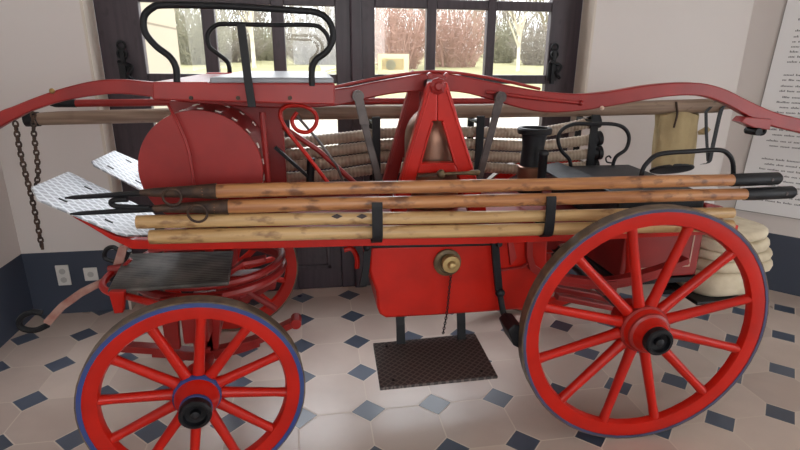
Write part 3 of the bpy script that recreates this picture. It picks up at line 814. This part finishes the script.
# A-frame pair
def aframe(y, red):
    z0 = 0.89
    sh = V(0, 0, 0)
    P = lambda a, b: V(at(a, b, 2.25).x, y, at(a, b, 2.25).z)
    m = MB()
    v = (0, 0.045, 0)
    ap, apr = P(428, 82), P(447, 82)
    lf0, lf1 = P(399, 182), P(416, 182); rf0, rf1 = P(460, 180), P(477, 180)
    ext = lambda q, top_: q + (q - top_) * ((q.z - 0.9) / (top_.z - q.z))
    m.prism([ap, P(437, 82), P(437, 121), P(432, 121), ext(P(418, 170), P(432, 121)), ext(P(401, 176), ap)], v)
    m.prism([P(437, 82), apr, ext(P(475.5, 175), apr), ext(P(456, 169), P(442, 121)), P(442, 121), P(437, 121)], v)
    m.prism([P(420, 163), P(454, 162), P(458, 172), P(417, 173)], v)
    o = part(m, 'a_frame', red, bevel=0.006)
    e = MB()
    for q0, q1 in (((429.5, 90), (402.5, 180)), ((446, 90), (474.5, 178)), ((432, 122), (419, 166)), ((442.5, 122), (455, 165)), ((421, 164), (453, 163))):
        a, b = P(*q0), P(*q1); a.y = b.y = y - 0.001
        e.bar([a, b], 0.006, 0.008, (0, 1, 0))
    e.build('frame_edge', red, o, bevel=0.002)
    c = P(437, 86)
    MB().lathe([(0.036, 0.0), (0.036, -0.010), (0.028, -0.014), (0.018, -0.018), (0.016, -0.026)], c, (0, 1, 0), 8).build('pivot_cap', REDD, o, bevel=0.003)
    for dx in (-0.036, 0.036):
        MB().lathe([(0.012, 0), (0.010, -0.014)], P(437, 78) + V(dx, 0, 0.012), (0, 1, 0), 8).build('bolt', REDD, o)
aframe(2.24, RED); aframe(2.62, REDD)
ac = at(437, 86, 2.25)
part(MB().tube([V(ac.x, 2.23, ac.z), V(ac.x, 2.66, ac.z)], 0.022, 12), 'pivot_shaft', IRON, smooth=40)
# copper air vessel
prof = [(0.128, 0.0), (0.132, 0.02), (0.128, 0.04), (0.134, 0.2), (0.136, 0.33)] + [(0.136 * math.cos(t), 0.33 + 0.15 * math.sin(t)) for t in [PI / 2 * k / 8 for k in range(1, 9)]]
part(MB().lathe(prof, (at(433, 140, 2.455).x, 2.455, 0.945), (0, 0, 1), 40), 'air_vessel', COPPER, smooth=60)
# piston rods hanging from the lever
def rod(pts, y):
    o = part(MB().bar([at(*p, y) for p in pts], 0.034, 0.014, (1, 0, 0)), 'piston_rod', STEEL, bevel=0.003)
    MB().bar([at(*pts[0], y - 0.012), at(*pts[0], y - 0.012).lerp(at(*pts[1], y - 0.012), 0.85)], 0.042, 0.008, (1, 0, 0)).build('rod_fork', STEEL, o, bevel=0.002)
    MB().lathe([(0.026, -0.018), (0.026, 0.012)], at(*pts[0], y - 0.004), (0, 1, 0), 16).lathe([(0.012, -0.022), (0.012, 0.02)], at(*pts[0], y - 0.006), (0, 1, 0), 8).build('rod_eye', STEEL, o, smooth=40)
rod([(358, 96), (366, 130), (380, 184)], 2.39); rod([(500, 97), (495, 118), (478, 182)], 2.39)
# brass cock before the A-frame
vb = part(MB().ball(at(441, 174, 2.16), 0.02).lathe([(0.007, 0), (0.008, 0.10), (0.012, 0.12), (0.012, 0.15), (0.008, 0.155)], at(445, 174, 2.16), (1, 0, 0.02), 12), 'brass_cock', OLDBRASS, smooth=50)
MB().bar([at(418, 176, 2.16), at(438, 174, 2.16)], 0.016, 0.008, (0, 1, 0)).build('cock_key', RUST, vb)
# delivery outlet
oc = at(533, 150, 2.40)
ot = part(MB().lathe([(0.060, -0.21), (0.060, -0.12), (0.064, -0.11), (0.060, -0.10), (0.056, -0.03), (0.052, 0.02), (0.060, 0.075), (0.080, 0.080), (0.083, 0.10), (0.077, 0.108), (0.060, 0.108), (0.058, 0.06), (0.0, 0.05)], oc + V(0, 0, 0), (0, 0, 1), 32), 'delivery_outlet', IRON, smooth=40)
MB().lathe([(0.063, -0.155), (0.066, -0.15), (0.066, -0.08), (0.060, -0.075)], oc, (0, 0, 1), 32).build('copper_collar', COPPER, ot, smooth=40)
part(MB().lathe([(0.020, 0), (0.020, 0.13), (0.024, 0.135), (0.022, 0.15), (0.012, 0.155)], (at(544, 150, 2.25).x, 2.25, at(544, 150, 2.25).z - 0.155), (0, 0, 1), 16), 'drain_cock', IRON, smooth=40)
part(MB().lathe([(0.075, 0), (0.075, 0.05)], (oc.x, oc.y, 0.88), (0, 0, 1), 24).bx(0.25, 1.0, 2.2, 2.75, 0.885, 0.95), 'pump_head', REDD, bevel=0.006)

# rear seat box with iron rails
rs = part(MB().prism([V(1.33, 2.06, 0.90), V(1.76, 2.06, 0.90), V(1.80, 2.74, 0.90), V(1.33, 2.74, 0.90)], (0, 0, 0.165)), 'rear_seat', LEATHER, bevel=0.015)
MB().prism([V(1.18, 2.2, 1.065), V(1.34, 2.2, 1.085), V(1.34, 2.7, 1.085), V(1.22, 2.7, 1.065)], (0, 0, 0.012)).build('leather_flap', LEATHER, rs, bevel=0.003)
rail_loop([(571, 167), (569, 159), (561, 150), (558, 138), (563, 129), (575, 124), (590, 124), (612, 124), (624, 128), (629, 137), (626, 149), (616, 157), (612, 168)], 2.72, 0.0105).build('arm_rail', IRON, rs, smooth=60)
MB().tube(spline([at(*p, 2.7) for p in ((612, 163), (607, 162), (606, 158), (609, 156), (611, 158))], 4), 0.005, 6).build('scroll', IRON, rs, smooth=60)
rail_loop([(641, 188), (642, 172), (648, 162), (660, 154), (690, 151.5), (718, 150), (728, 154), (733, 164), (733, 186)], 2.09, 0.0105).build('arm_rail', IRON, rs, smooth=60)
# box under the rear seat with cream pinstripe
bxm = part(MB().bx(1.545, 1.99, 2.30, 2.75, 0.545, 0.855), 'rear_box', REDD, bevel=0.01)
s = MB()
for z in (0.60, 0.815): s.bx(1.60, 1.94, 2.2965, 2.2995, z, z + 0.006)
for x in (1.60, 1.934): s.bx(x, x + 0.006, 2.2965, 2.2995, 0.606, 0.815)
s.build('pinstripe', PAINTLINE, bxm)
MB().bx(1.53, 2.0, 2.29, 2.76, 0.515, 0.542).build('box_base', IRON, bxm)
part(MB().tube([at(629, 228, 2.2), at(629, 268, 2.2), at(626, 280, 2.2)], [0.016, 0.016, 0.02], 10).ball(at(626, 282, 2.2), 0.024), 'step_post', RED, smooth=50)
part(MB().bar([at(548, 286, 2.5), at(590, 294, 2.5), at(640, 306, 2.5)], 0.06, 0.035, (0, 1, 0)).bar([at(556, 296, 2.4), at(636, 312, 2.4)], 0.05, 0.03, (0, 1, 0)), 'perch_beam', REDD, bevel=0.005)
def rspring(y):
    m = MB(); P = spline([V(0.98, y, 0.70), V(1.15, y, 0.645), V(1.39, y, 0.61), V(1.62, y, 0.645), V(1.80, y, 0.70)], 6)
    m.bar(P, 0.05, 0.03, (0, 1, 0)).bar([q - V(0, 0, 0.024) for q in P[5:-5]], 0.05, 0.018, (0, 1, 0)).box((1.39, y, 0.585), (0.07, 0.07, 0.07))
    part(m, 'leaf_spring', REDD, bevel=0.003)
rspring(2.16); rspring(2.80)
part(MB().bx(1.0, 1.98, 2.10, 2.85, 0.865, 0.895), 'rear_floor', REDD)
part(MB().tube(spline([at(*p, 2.3) for p in ((742, 232), (744, 246), (738, 258), (730, 268), (722, 270))], 5), 0.016, 8), 'tail_hook', REDD, smooth=50)
part(MB().prism([at(704, 203, 2.1), at(724, 207, 2.1), at(722, 212, 2.1), at(708, 213, 2.1)], (0, 0.03, 0)), 'tail_lug', REDD, bevel=0.003)

# pump tank
yt = 2.12
ol = [(370, 247), (369, 271), (372, 281), (376, 291), (377.5, 309), (380, 315), (386, 318.5), (440, 315.5), (500, 311.5), (546, 308), (548, 240)]
Q = [at(a, b, yt) for a, b in ol]
tank = part(MB().prism(Q, (0, 0.50, 0)), 'pump_tank', RED, smooth=25, bevel=0.012)
MB().tube([at(366, 246.5, 2.095), at(430, 245.5, 2.095), at(494, 244, 2.095)], 0.0075, 8).tube([at(494, 244, 2.09), at(500, 244, 2.05)], 0.014, 8).build('brake_shaft', IRON, tank, smooth=40)
MB().bar([at(368, 247, 2.09), at(366, 268, 2.09), at(363, 286, 2.09)], 0.03, 0.016, (1, 0, 0)).ball(at(367, 247, 2.085), 0.018).build('shaft_crank', IRON, tank, smooth=40)
MB().strip([at(492, 242, 2.06), at(493, 262, 2.06), at(496, 292, 2.06)], [at(499, 242, 2.06), at(500.5, 262, 2.06), at(503, 292, 2.06)], (0, 0.016, 0)).ball(at(500, 293, 2.06), 0.022).tube([at(500, 294, 2.055), at(503, 312, 2.04), at(511, 328, 2.0)], 0.014, 8).build('brake_arm', IRON, tank, smooth=40)
MB().prism([at(508, 331, 1.86), at(514, 325, 1.86), at(522, 326, 1.86), at(526, 334, 1.86), at(524, 351, 1.86), at(514, 346, 1.86)], (0, 0.12, 0)).tube([at(512, 329, 1.98), at(516, 336, 1.93)], 0.02, 8).build('brake_shoe', IRON, tank, bevel=0.006)
g = MB()
g.prism([at(508, 241, 2.10), at(513, 241, 2.10), at(517, 258, 2.10), at(511, 266, 2.10)], (0, 0.03, 0))
g.strip([at(527, 240, 2.09), at(527, 258, 2.09), at(530, 270, 2.09), at(540, 278, 2.09)], [at(533, 240, 2.09), at(533, 257, 2.09), at(536, 266, 2.09), at(546, 273, 2.09)], (0, 0.03, 0))
g.bar([at(500, 270, 2.105), at(522, 267, 2.105), at(530, 262, 2.105)], 0.02, 0.008, (0, 1, 0))
g.build('angle_bracket', REDD, tank, bevel=0.002)
g2 = MB().tube(spline([at(*p, 2.3) for p in ((344, 250), (352, 249), (357, 258), (357, 268))], 5), 0.012, 8)
part(g2, 'catch_hook', RED, smooth=50)
# inlet with brass cap and chain
ic = at(447, 262, 2.115)
inl = MB().lathe([(0.062, 0.0), (0.062, -0.012), (0.052, -0.018), (0.046, -0.018), (0.044, -0.006), (0.0, -0.005)], ic, (0, 1, 0), 32).build('inlet_flange', OLDBRASS, tank, smooth=40)
cc = at(451, 264, 2.07)
MB().lathe([(0.036, 0.03), (0.040, 0.0), (0.038, -0.010), (0.020, -0.012), (0.014, -0.03), (0.006, -0.034)], cc, (0, 1, 0), 28).build('brass_cap', mat('bright_brass', (176, 152, 104), 0.4, 0.5), tank, smooth=40)
def chain(path, link=0.018, r=0.0022, wd=0.0055):
    m = MB(); P = [Vector(p) for p in path]
    L_ = [0.0]
    for i in range(1, len(P)): L_.append(L_[-1] + (P[i] - P[i - 1]).length)
    s_, k = 0.0, 0
    while s_ < L_[-1] - link * 0.5:
        def pt(d):
            d = min(max(d, 0), L_[-1])
            for i in range(1, len(P)):
                if d <= L_[i]: return P[i - 1].lerp(P[i], (d - L_[i - 1]) / max(L_[i] - L_[i - 1], 1e-6))
            return P[-1]
        a, b = pt(s_ - link * 0.12), pt(s_ + link)
        t = (b - a).normalized(); sd = t.cross(V(0, 1, 0)); sd = sd.normalized() if sd.length > 1e-4 else V(1, 0, 0)
        if k % 2: sd = t.cross(sd).normalized()
        h = (b - a).length / 2; c = (a + b) / 2
        pts = [c + t * (math.sin(q) * (h - wd) + (wd if math.sin(q) > 0.1 else -wd if math.sin(q) < -0.1 else 0) * abs(math.sin(q))) + sd * (math.cos(q) * wd) for q in [2 * PI * i / 10 for i in range(10)]]
        m.tube(pts, r, 5, closed=True)
        s_ += link * 0.82; k += 1
    return m
chain(spline([at(451, 275, 2.07), at(449, 292, 2.075), at(447, 312, 2.08), at(443, 334, 2.085)], 4), 0.016, 0.002, 0.005).build('cap_chain', IRON, tank)
# step board hung under the tank
zs = 0.304
cs = [atz(373, 343, zs), atz(475, 333, zs), atz(498, 376, zs), atz(380, 388, zs)]
stp = part(MB().prism(cs, (0, 0, -0.014)), 'step_board', RUBBER, bevel=0.003, label='worn dark tread plate step hung below the tank')
for px in (401, 462):
    p1 = at(px, 322, 2.24)
    MB().bar([V(p1.x, 2.30, 0.54), V(p1.x, 2.255, 0.40), V(p1.x, 2.235, zs + 0.004)], 0.042, 0.01, (1, 0, 0)).build('step_strap', IRON, stp, bevel=0.001)
for f, g_ in ((0.12, 0.12), (0.12, 0.88), (0.88, 0.12), (0.88, 0.88)):
    a = cs[0].lerp(cs[1], f).lerp(cs[3].lerp(cs[2], f), g_)
    MB().lathe([(0.007, 0), (0.006, 0.004)], a + V(0, 0, 0.0005), (0, 0, 1), 8).build('rivet', IRON, stp)

# pole hooks on the near side
def hook(px):
    x = at(px, 222, 1.955).x
    zt_, zb = at(px, 203 if px < 500 else 197, 1.955).z, at(px, 243 if px < 500 else 237, 1.955).z
    m = MB().bar(spline([V(x, 1.966, zt_), V(x, 1.960, zt_ - 0.03), V(x, 1.957, zb + 0.03), V(x, 1.975, zb), V(x, 2.005, zb - 0.008), V(x, 2.046, zb + 0.002), V(x, 2.046, zb + 0.05)], 4), 0.042, 0.008, (1, 0, 0))
    part(m, 'pole_hook', IRON, bevel=0.001)
hook(377.5); hook(550)
# uprights of the hose rack on the far side
for px, py in ((376, 118), (478, 116), (590, 117)):
    x = at(px, 150, 2.86).x
    u = part(MB().bx(x - 0.022, x + 0.022, 2.835, 2.85, 0.80, 1.335).bx(x - 0.02, x + 0.02, 2.835, 3.03, 1.292, 1.303).bx(x - 0.02, x + 0.02, 2.835, 3.02, 0.93, 0.945).bx(x - 0.02, x + 0.02, 3.02, 3.03, 0.93, 1.34), 'hose_rack', IRON, bevel=0.002)

# ------------------------------------------------------------------ poles carried on the near side
yp = 2.005
def pole_z(px, py): return at(px, py, yp).z
def pole(x0, x1, z0, z1, r, mt, name, label, y=yp, group=None):
    n = 24; P, R_ = [], []
    for i in range(n + 1):
        f = i / n; P.append(V(x0 + (x1 - x0) * f, y + 0.002 * math.sin(5 * f), z0 + (z1 - z0) * f + 0.0015 * math.sin(9 * f)))
        R_.append(r * (1 + 0.03 * math.sin(17 * f)))
    o = MB().tube(P, R_, 14).build(name, mt, smooth=60)
    return o
def pike(pxl, pxr, pyl, pyr, xtip, ytip, xend, label, r):
    a, b = at(pxl, pyl, yp), at(pxr, pyr, yp)
    t = empty('pike_pole', ((a.x + b.x) / 2, yp, min(a.z, b.z)))
    o = pole(a.x, b.x, a.z, b.z, r, POLE_DARK, 'shaft', None)
    org = ORIGIN[o.name]; o.parent = t; o.location = org - ORIGIN[t.name]; ORIGIN[o.name] = org
    d = (b - a).normalized()
    e = V(at(xend, pyr - 0.5, yp).x, yp, b.z + 0.001)
    MB().tube([b - d * 0.02, b + d * 0.03, e - d * 0.012, e], [r + 0.002, r + 0.0025, r + 0.0025, r * 0.8], 16).build('ferrule', IRON, t, smooth=40)
    MB().lathe([(0.008, 0), (0.006, 0.003)], e - d * 0.06 + V(0, -r - 0.001, 0), (0, -1, 0), 8).build('rivet', STEEL, t)
    s0 = a - d * 0.17
    MB().tube([s0 - d * 0.05, s0, a - d * 0.02, a + d * 0.05], [0.012, 0.017, r * 0.96, r + 0.0045], 12).build('iron_socket', RUST, t, smooth=40)
    tip = at(xtip, ytip, yp)
    MB().tube([s0, s0.lerp(tip, 0.5), s0.lerp(tip, 0.9), tip], [0.013, 0.010, 0.008, 0.003], 8).build('spike', IRON, t, smooth=40)
    return t, s0, d, a
t1, s1, d_, a1 = pike(203, 735, 191.5, 180, 65, 198, 779, '', 0.0265)
tag(t1, 'dark stained pike pole with iron spike, uppermost of the four stacked poles', 'pike pole', 'poles lashed along the near side')
rc = at(172, 197, yp - 0.03); MB().ring(rc, (0, 1, 0.1), 0.032, 0.005, 22, 7).build('iron_ring', RUST, t1, smooth=60)
t2, s2, d_, a2 = pike(215, 748, 207, 194, 70, 214, 793, '', 0.0265)
tag(t2, 'dark stained pike pole with curled iron hook, second from the top of the stack', 'pike pole', 'poles lashed along the near side')
MB().tube(spline([at(*p, yp - 0.004) for p in ((150, 207.5), (128, 207), (116, 206), (111, 203), (115, 200), (128, 199.5))], 5), 0.010, 8).build('hook', IRON, t2, smooth=60)
rc = at(197.5, 213.5, yp - 0.03); MB().ring(rc, (0, 1, 0.1), 0.034, 0.005, 22, 7).build('iron_ring', RUST, t2, smooth=60)
for (pxl, pyl, pyr, r, lb, wm) in ((137, 222, 214.5, 0.0255, 'honey coloured wooden pole just under the two pike poles', 0), (150, 237, 227.5, 0.0275, 'honey coloured wooden pole at the bottom of the stack beside the red side rail', 1)):
    a = at(pxl, pyl, yp); b = at(620, pyr, yp)
    o = pole(a.x, b.x + 0.55, a.z, b.z + (b.z - a.z) * 0.28, r, POLE_LIGHT, 'wooden_pole', lb)
    tag(o, lb, 'pole', 'poles lashed along the near side')
    if wm == 0:
        for px in (337, 362):
            c = at(px, 216.5, yp - r)
            MB().prism([c + V(-0.022, 0, 0), c + V(0, 0, -0.010), c + V(0.022, 0, 0), c + V(0, 0, 0.010)], (0, 0.004, 0)).build('nail_plate', STEEL, o)

# ------------------------------------------------------------------ things carried along the lever
yb = 2.935
P = [at(28, 119.5, yb), at(60, 118, yb), at(160, 115.5, yb), at(320, 112.5, yb), at(480, 111, yb), at(600, 109, yb), at(690, 106.5, yb), at(718, 105.5, yb), at(720, 105.5, yb), at(735, 105, yb)]
R_ = [0.030, 0.034, 0.036, 0.038, 0.039, 0.041, 0.043, 0.043, 0.026, 0.024]
bm_ = MB().tube(P, R_, 16).build('wooden_beam', BEAM, smooth=45)
tag(bm_, 'long grey weathered wooden beam lying under the red pump lever', 'beam')
MB().tube([P[0] - V(0.01, 0, 0), P[0] + (P[1] - P[0]) * 0.35], 0.036, 14).build('iron_end_band', IRON, bm_, smooth=40)
P = [at(50, 103.5, 3.0), at(75, 103.3, 3.0), at(76, 103.3, 3.0), at(240, 101.5, 3.0), at(520, 101, 3.0)]
for q in P: q.z += 0.0
rp = MB().tube([P[2], P[3], P[4]], 0.019, 12).build('red_pole', REDD, smooth=45)
tag(rp, 'thin red pole with black iron tip lying just above the weathered beam', 'pole')
MB().tube([P[0], P[0].lerp(P[1], 0.2), P[2]], [0.012, 0.02, 0.021], 12).build('iron_tip', IRON, rp, smooth=40)

# ribbed suction hoses in the rack
yh = 2.935
hp = [
    [(258, 145), (300, 142), (340, 138), (376, 134), (420, 132), (478, 132), (530, 133), (565, 128), (592, 122)],
    [(258, 156), (300, 154), (340, 150), (376, 146), (420, 143), (478, 144), (530, 146), (565, 143), (594, 139)],
    [(258, 166), (300, 165), (340, 162), (376, 157), (420, 155), (478, 156), (530, 158), (565, 156), (594, 153)],
    [(258, 178), (300, 177), (340, 174), (376, 169), (420, 167), (478, 167), (530, 170), (565, 168), (590, 166)]]
hl = ['ribbed grey suction hose, topmost of the four in the rack', 'ribbed grey suction hose, second from the top of the rack', 'ribbed grey suction hose, third from the top of the rack', 'ribbed grey suction hose, lowest in the rack']
for i, pts in enumerate(hp):
    C = spline([at(a, b, yh + 0.004 * (i % 2)) for a, b in pts], 10)
    L_ = [0.0]
    for k in range(1, len(C)): L_.append(L_[-1] + (C[k] - C[k - 1]).length)
    nr = int(L_[-1] / 0.0215); path, rad = [], []
    j = 1
    for k in range(nr * 4 + 1):
        d = L_[-1] * k / (nr * 4)
        while j < len(L_) - 1 and L_[j] < d: j += 1
        path.append(C[j - 1].lerp(C[j], (d - L_[j - 1]) / (L_[j] - L_[j - 1])))
        rad.append((0.0285, 0.0305, 0.0325, 0.0305)[k % 4])
    h = MB().tube(path, rad, 14).build('suction_hose', HOSE, smooth=70)
    tag(h, hl[i], 'hose', 'suction hoses in the rack')
    e = C[-1]; dd = (C[-1] - C[-3]).normalized()
    MB().lathe([(0.033, -0.03), (0.036, -0.02), (0.036, 0.012), (0.044, 0.016), (0.044, 0.04), (0.03, 0.042), (0.028, 0.02)], e, dd, 18).build('hose_coupling', IRON, h, smooth=40)

# canvas bucket hung from the beam
bt = at(678, 113, yb - 0.005); bb = at(672, 169, yb - 0.005)
bk = empty('canvas_bucket', bb)
n = 36; vs, fs = [], []
rings = 10
for i in range(rings + 1):
    f = i / rings; c = bt.lerp(bb, f)
    for k in range(n):
        a = 2 * PI * k / n
        fold = 0.006 * math.sin(7 * a + 3 * f) * (1 - f * 0.6) + 0.004 * math.sin(13 * a - 5 * f)
        rx = 0.142 - 0.004 * f + fold; ry = 0.05 + 0.012 * f + fold
        vs.append(c + V(rx * math.cos(a), ry * math.sin(a), 0.012 * math.sin(3 * a) * (1 - f) - 0.038 * f * math.sin(a)))
for i in range(rings):
    for k in range(n):
        l = (k + 1) % n; fs.append((i * n + k, i * n + l, (i + 1) * n + l, (i + 1) * n + k))
fs.append(tuple(range(n)))
MB().add(vs, fs).build('canvas_body', CANVAS, bk, smooth=60)
MB().tube([bb + V(0.139 * math.cos(2 * PI * k / 28), 0.06 * math.sin(2 * PI * k / 28), -0.038 * math.sin(2 * PI * k / 28)) for k in range(28)], 0.008, 8, closed=True).build('base_hoop', LEATHER, bk, smooth=60)
MB().prism([bb + V(0.134 * math.cos(2 * PI * k / 28), 0.056 * math.sin(2 * PI * k / 28) - 0.002, -0.038 * math.sin(2 * PI * k / 28) - 0.003) for k in range(28)], (0, -0.001, -0.002)).build('mouth_shade_disc', LEATHER, bk)  # dark disc stands for the shaded inside of the bucket mouth
MB().tube(spline([bt + V(-0.05, -0.035, 0.07), bt + V(-0.045, -0.055, 0.0), bt + V(-0.06, -0.065, -0.08)], 4), 0.006, 6).build('hanging_cord', RUST, bk, smooth=50)
k0 = at(705, 131, yb - 0.03)
MB().add([k0 + V(-0.05, 0, 0.0), k0 + V(-0.01, -0.02, 0.035), k0 + V(0.04, 0, 0.008), k0 + V(0.0, -0.015, -0.02), k0 + V(-0.03, 0.015, -0.025), k0 + V(-0.005, 0.02, 0.01)], [(0, 1, 3), (1, 2, 3), (0, 3, 4), (3, 2, 4), (0, 5, 1), (1, 5, 2), (0, 4, 5), (4, 2, 5)]).build('canvas_flap', CANVAS, bk)
tag(bk, 'beige canvas fire bucket hanging under the right end of the weathered beam', 'bucket')
# black strap looped over the beam
st = MB().bar(spline([at(722, 108, yb - 0.055), at(719, 118, yb - 0.055), at(712, 150, yb - 0.05), at(709, 162, yb - 0.045), at(702, 164, yb - 0.045)], 5), 0.026, 0.006, (1, 0, 0.2))
st.bar(spline([at(706, 112, yb - 0.05), at(706.5, 135, yb - 0.05), at(708, 161, yb - 0.04)], 5), 0.018, 0.006, (1, 0, 0))
bmz = at(716, 105.5, yb)
st.bar(spline([at(722, 108, yb - 0.055), V(at(722, 106, yb).x, yb - 0.048, bmz.z + 0.02), V(at(721, 106, yb).x, yb, bmz.z + 0.052), V(at(716, 106, yb).x, yb - 0.02, bmz.z + 0.052), at(706, 112, yb - 0.05)], 5), 0.022, 0.006, (1, 0, 0))
tag(st.build('leather_strap', LEATHER, smooth=40), 'black leather strap looped over the right end of the weathered beam', 'strap')

# chains hanging from the left end of the lever
c1 = chain(spline([at(15, 121, 2.44), at(19, 146, 2.44), at(25, 172, 2.44), at(31, 195, 2.44), at(37, 222, 2.44), at(42, 248, 2.44)], 5), 0.026, 0.0042, 0.0095)
c1_ = c1.tube([at(42, 243, 2.44), at(42.6, 249.5, 2.44)], 0.006, 6)
tag(c1.build('iron_chain', RUST, smooth=50), 'longer rusty chain hanging from the left end of the pump lever', 'chain', 'chains on the left end of the lever')
c2 = chain(spline([at(33, 112, 2.41), at(34, 136, 2.41), at(37, 158, 2.41), at(38, 178, 2.41), at(35, 185, 2.41)], 5), 0.024, 0.0040, 0.009)
tag(c2.build('iron_chain', RUST, smooth=50), 'shorter rusty chain hanging beside the longer one on the lever', 'chain', 'chains on the left end of the lever')

# folded canvas hose on the black tail rack
yt_ = 2.35
xa, xb = at(688, 270, yt_).x, at(764, 262, yt_).x
z0_, z1_ = at(735, 288, yt_).z, at(735, 226, yt_).z
part(MB().bx(xa - 0.02, xb - 0.06, 2.22, 2.72, z0_ - 0.022, z0_ - 0.002).bx(1.9, xa + 0.02, 2.40, 2.46, z0_ - 0.04, z0_ - 0.012).bx(1.9, xa + 0.02, 2.58, 2.64, z0_ - 0.04, z0_ - 0.012), 'tail_rack', IRON, bevel=0.008)
rnd = random.Random(11); m = MB(); hts = [0.36, 0.17, 0.14, 0.17, 0.16]; acc = 0.0
for i, fh in enumerate(hts):
    hgt = (z1_ - z0_) * fh; zc = z0_ + acc + hgt / 2; acc += hgt; cx = (xa + xb) / 2 + rnd.uniform(-0.012, 0.018) + 0.02 * math.sin(i * 0.9); cy = 2.48 + rnd.uniform(-0.012, 0.012)
    hx_, hy_ = (xb - xa) / 2 * (0.92, 1.0, 0.97, 0.9, 0.82)[i], 0.25
    n = 40; vs, fs = [], []
    prof = [(0.0, -0.5), (0.93, -0.5), (0.98, -0.36), (1.0, 0.0), (0.98, 0.36), (0.93, 0.5), (0.0, 0.5)]
    for f, zz in prof:
        for k in range(n):
            a = 2 * PI * k / n; ca, sa_ = math.cos(a), math.sin(a)
            r_ = 1 / ((abs(ca) ** 3.2 + abs(sa_) ** 3.2) ** (1 / 3.2))
            vs.append(V(cx + hx_ * f * r_ * ca, cy + hy_ * f * r_ * sa_, zc + hgt * 0.98 * zz + 0.006 * math.sin(3 * a + i)))
    for j in range(len(prof) - 1):
        for k in range(n):
            l = (k + 1) % n; fs.append((j * n + k, j * n + l, (j + 1) * n + l, (j + 1) * n + k))
    m.add(vs, fs)
tag(m.build('folded_canvas_hose', CREAM, smooth=60), 'folded off-white canvas hose on the black tail rack behind the large rear wheel', 'hose')
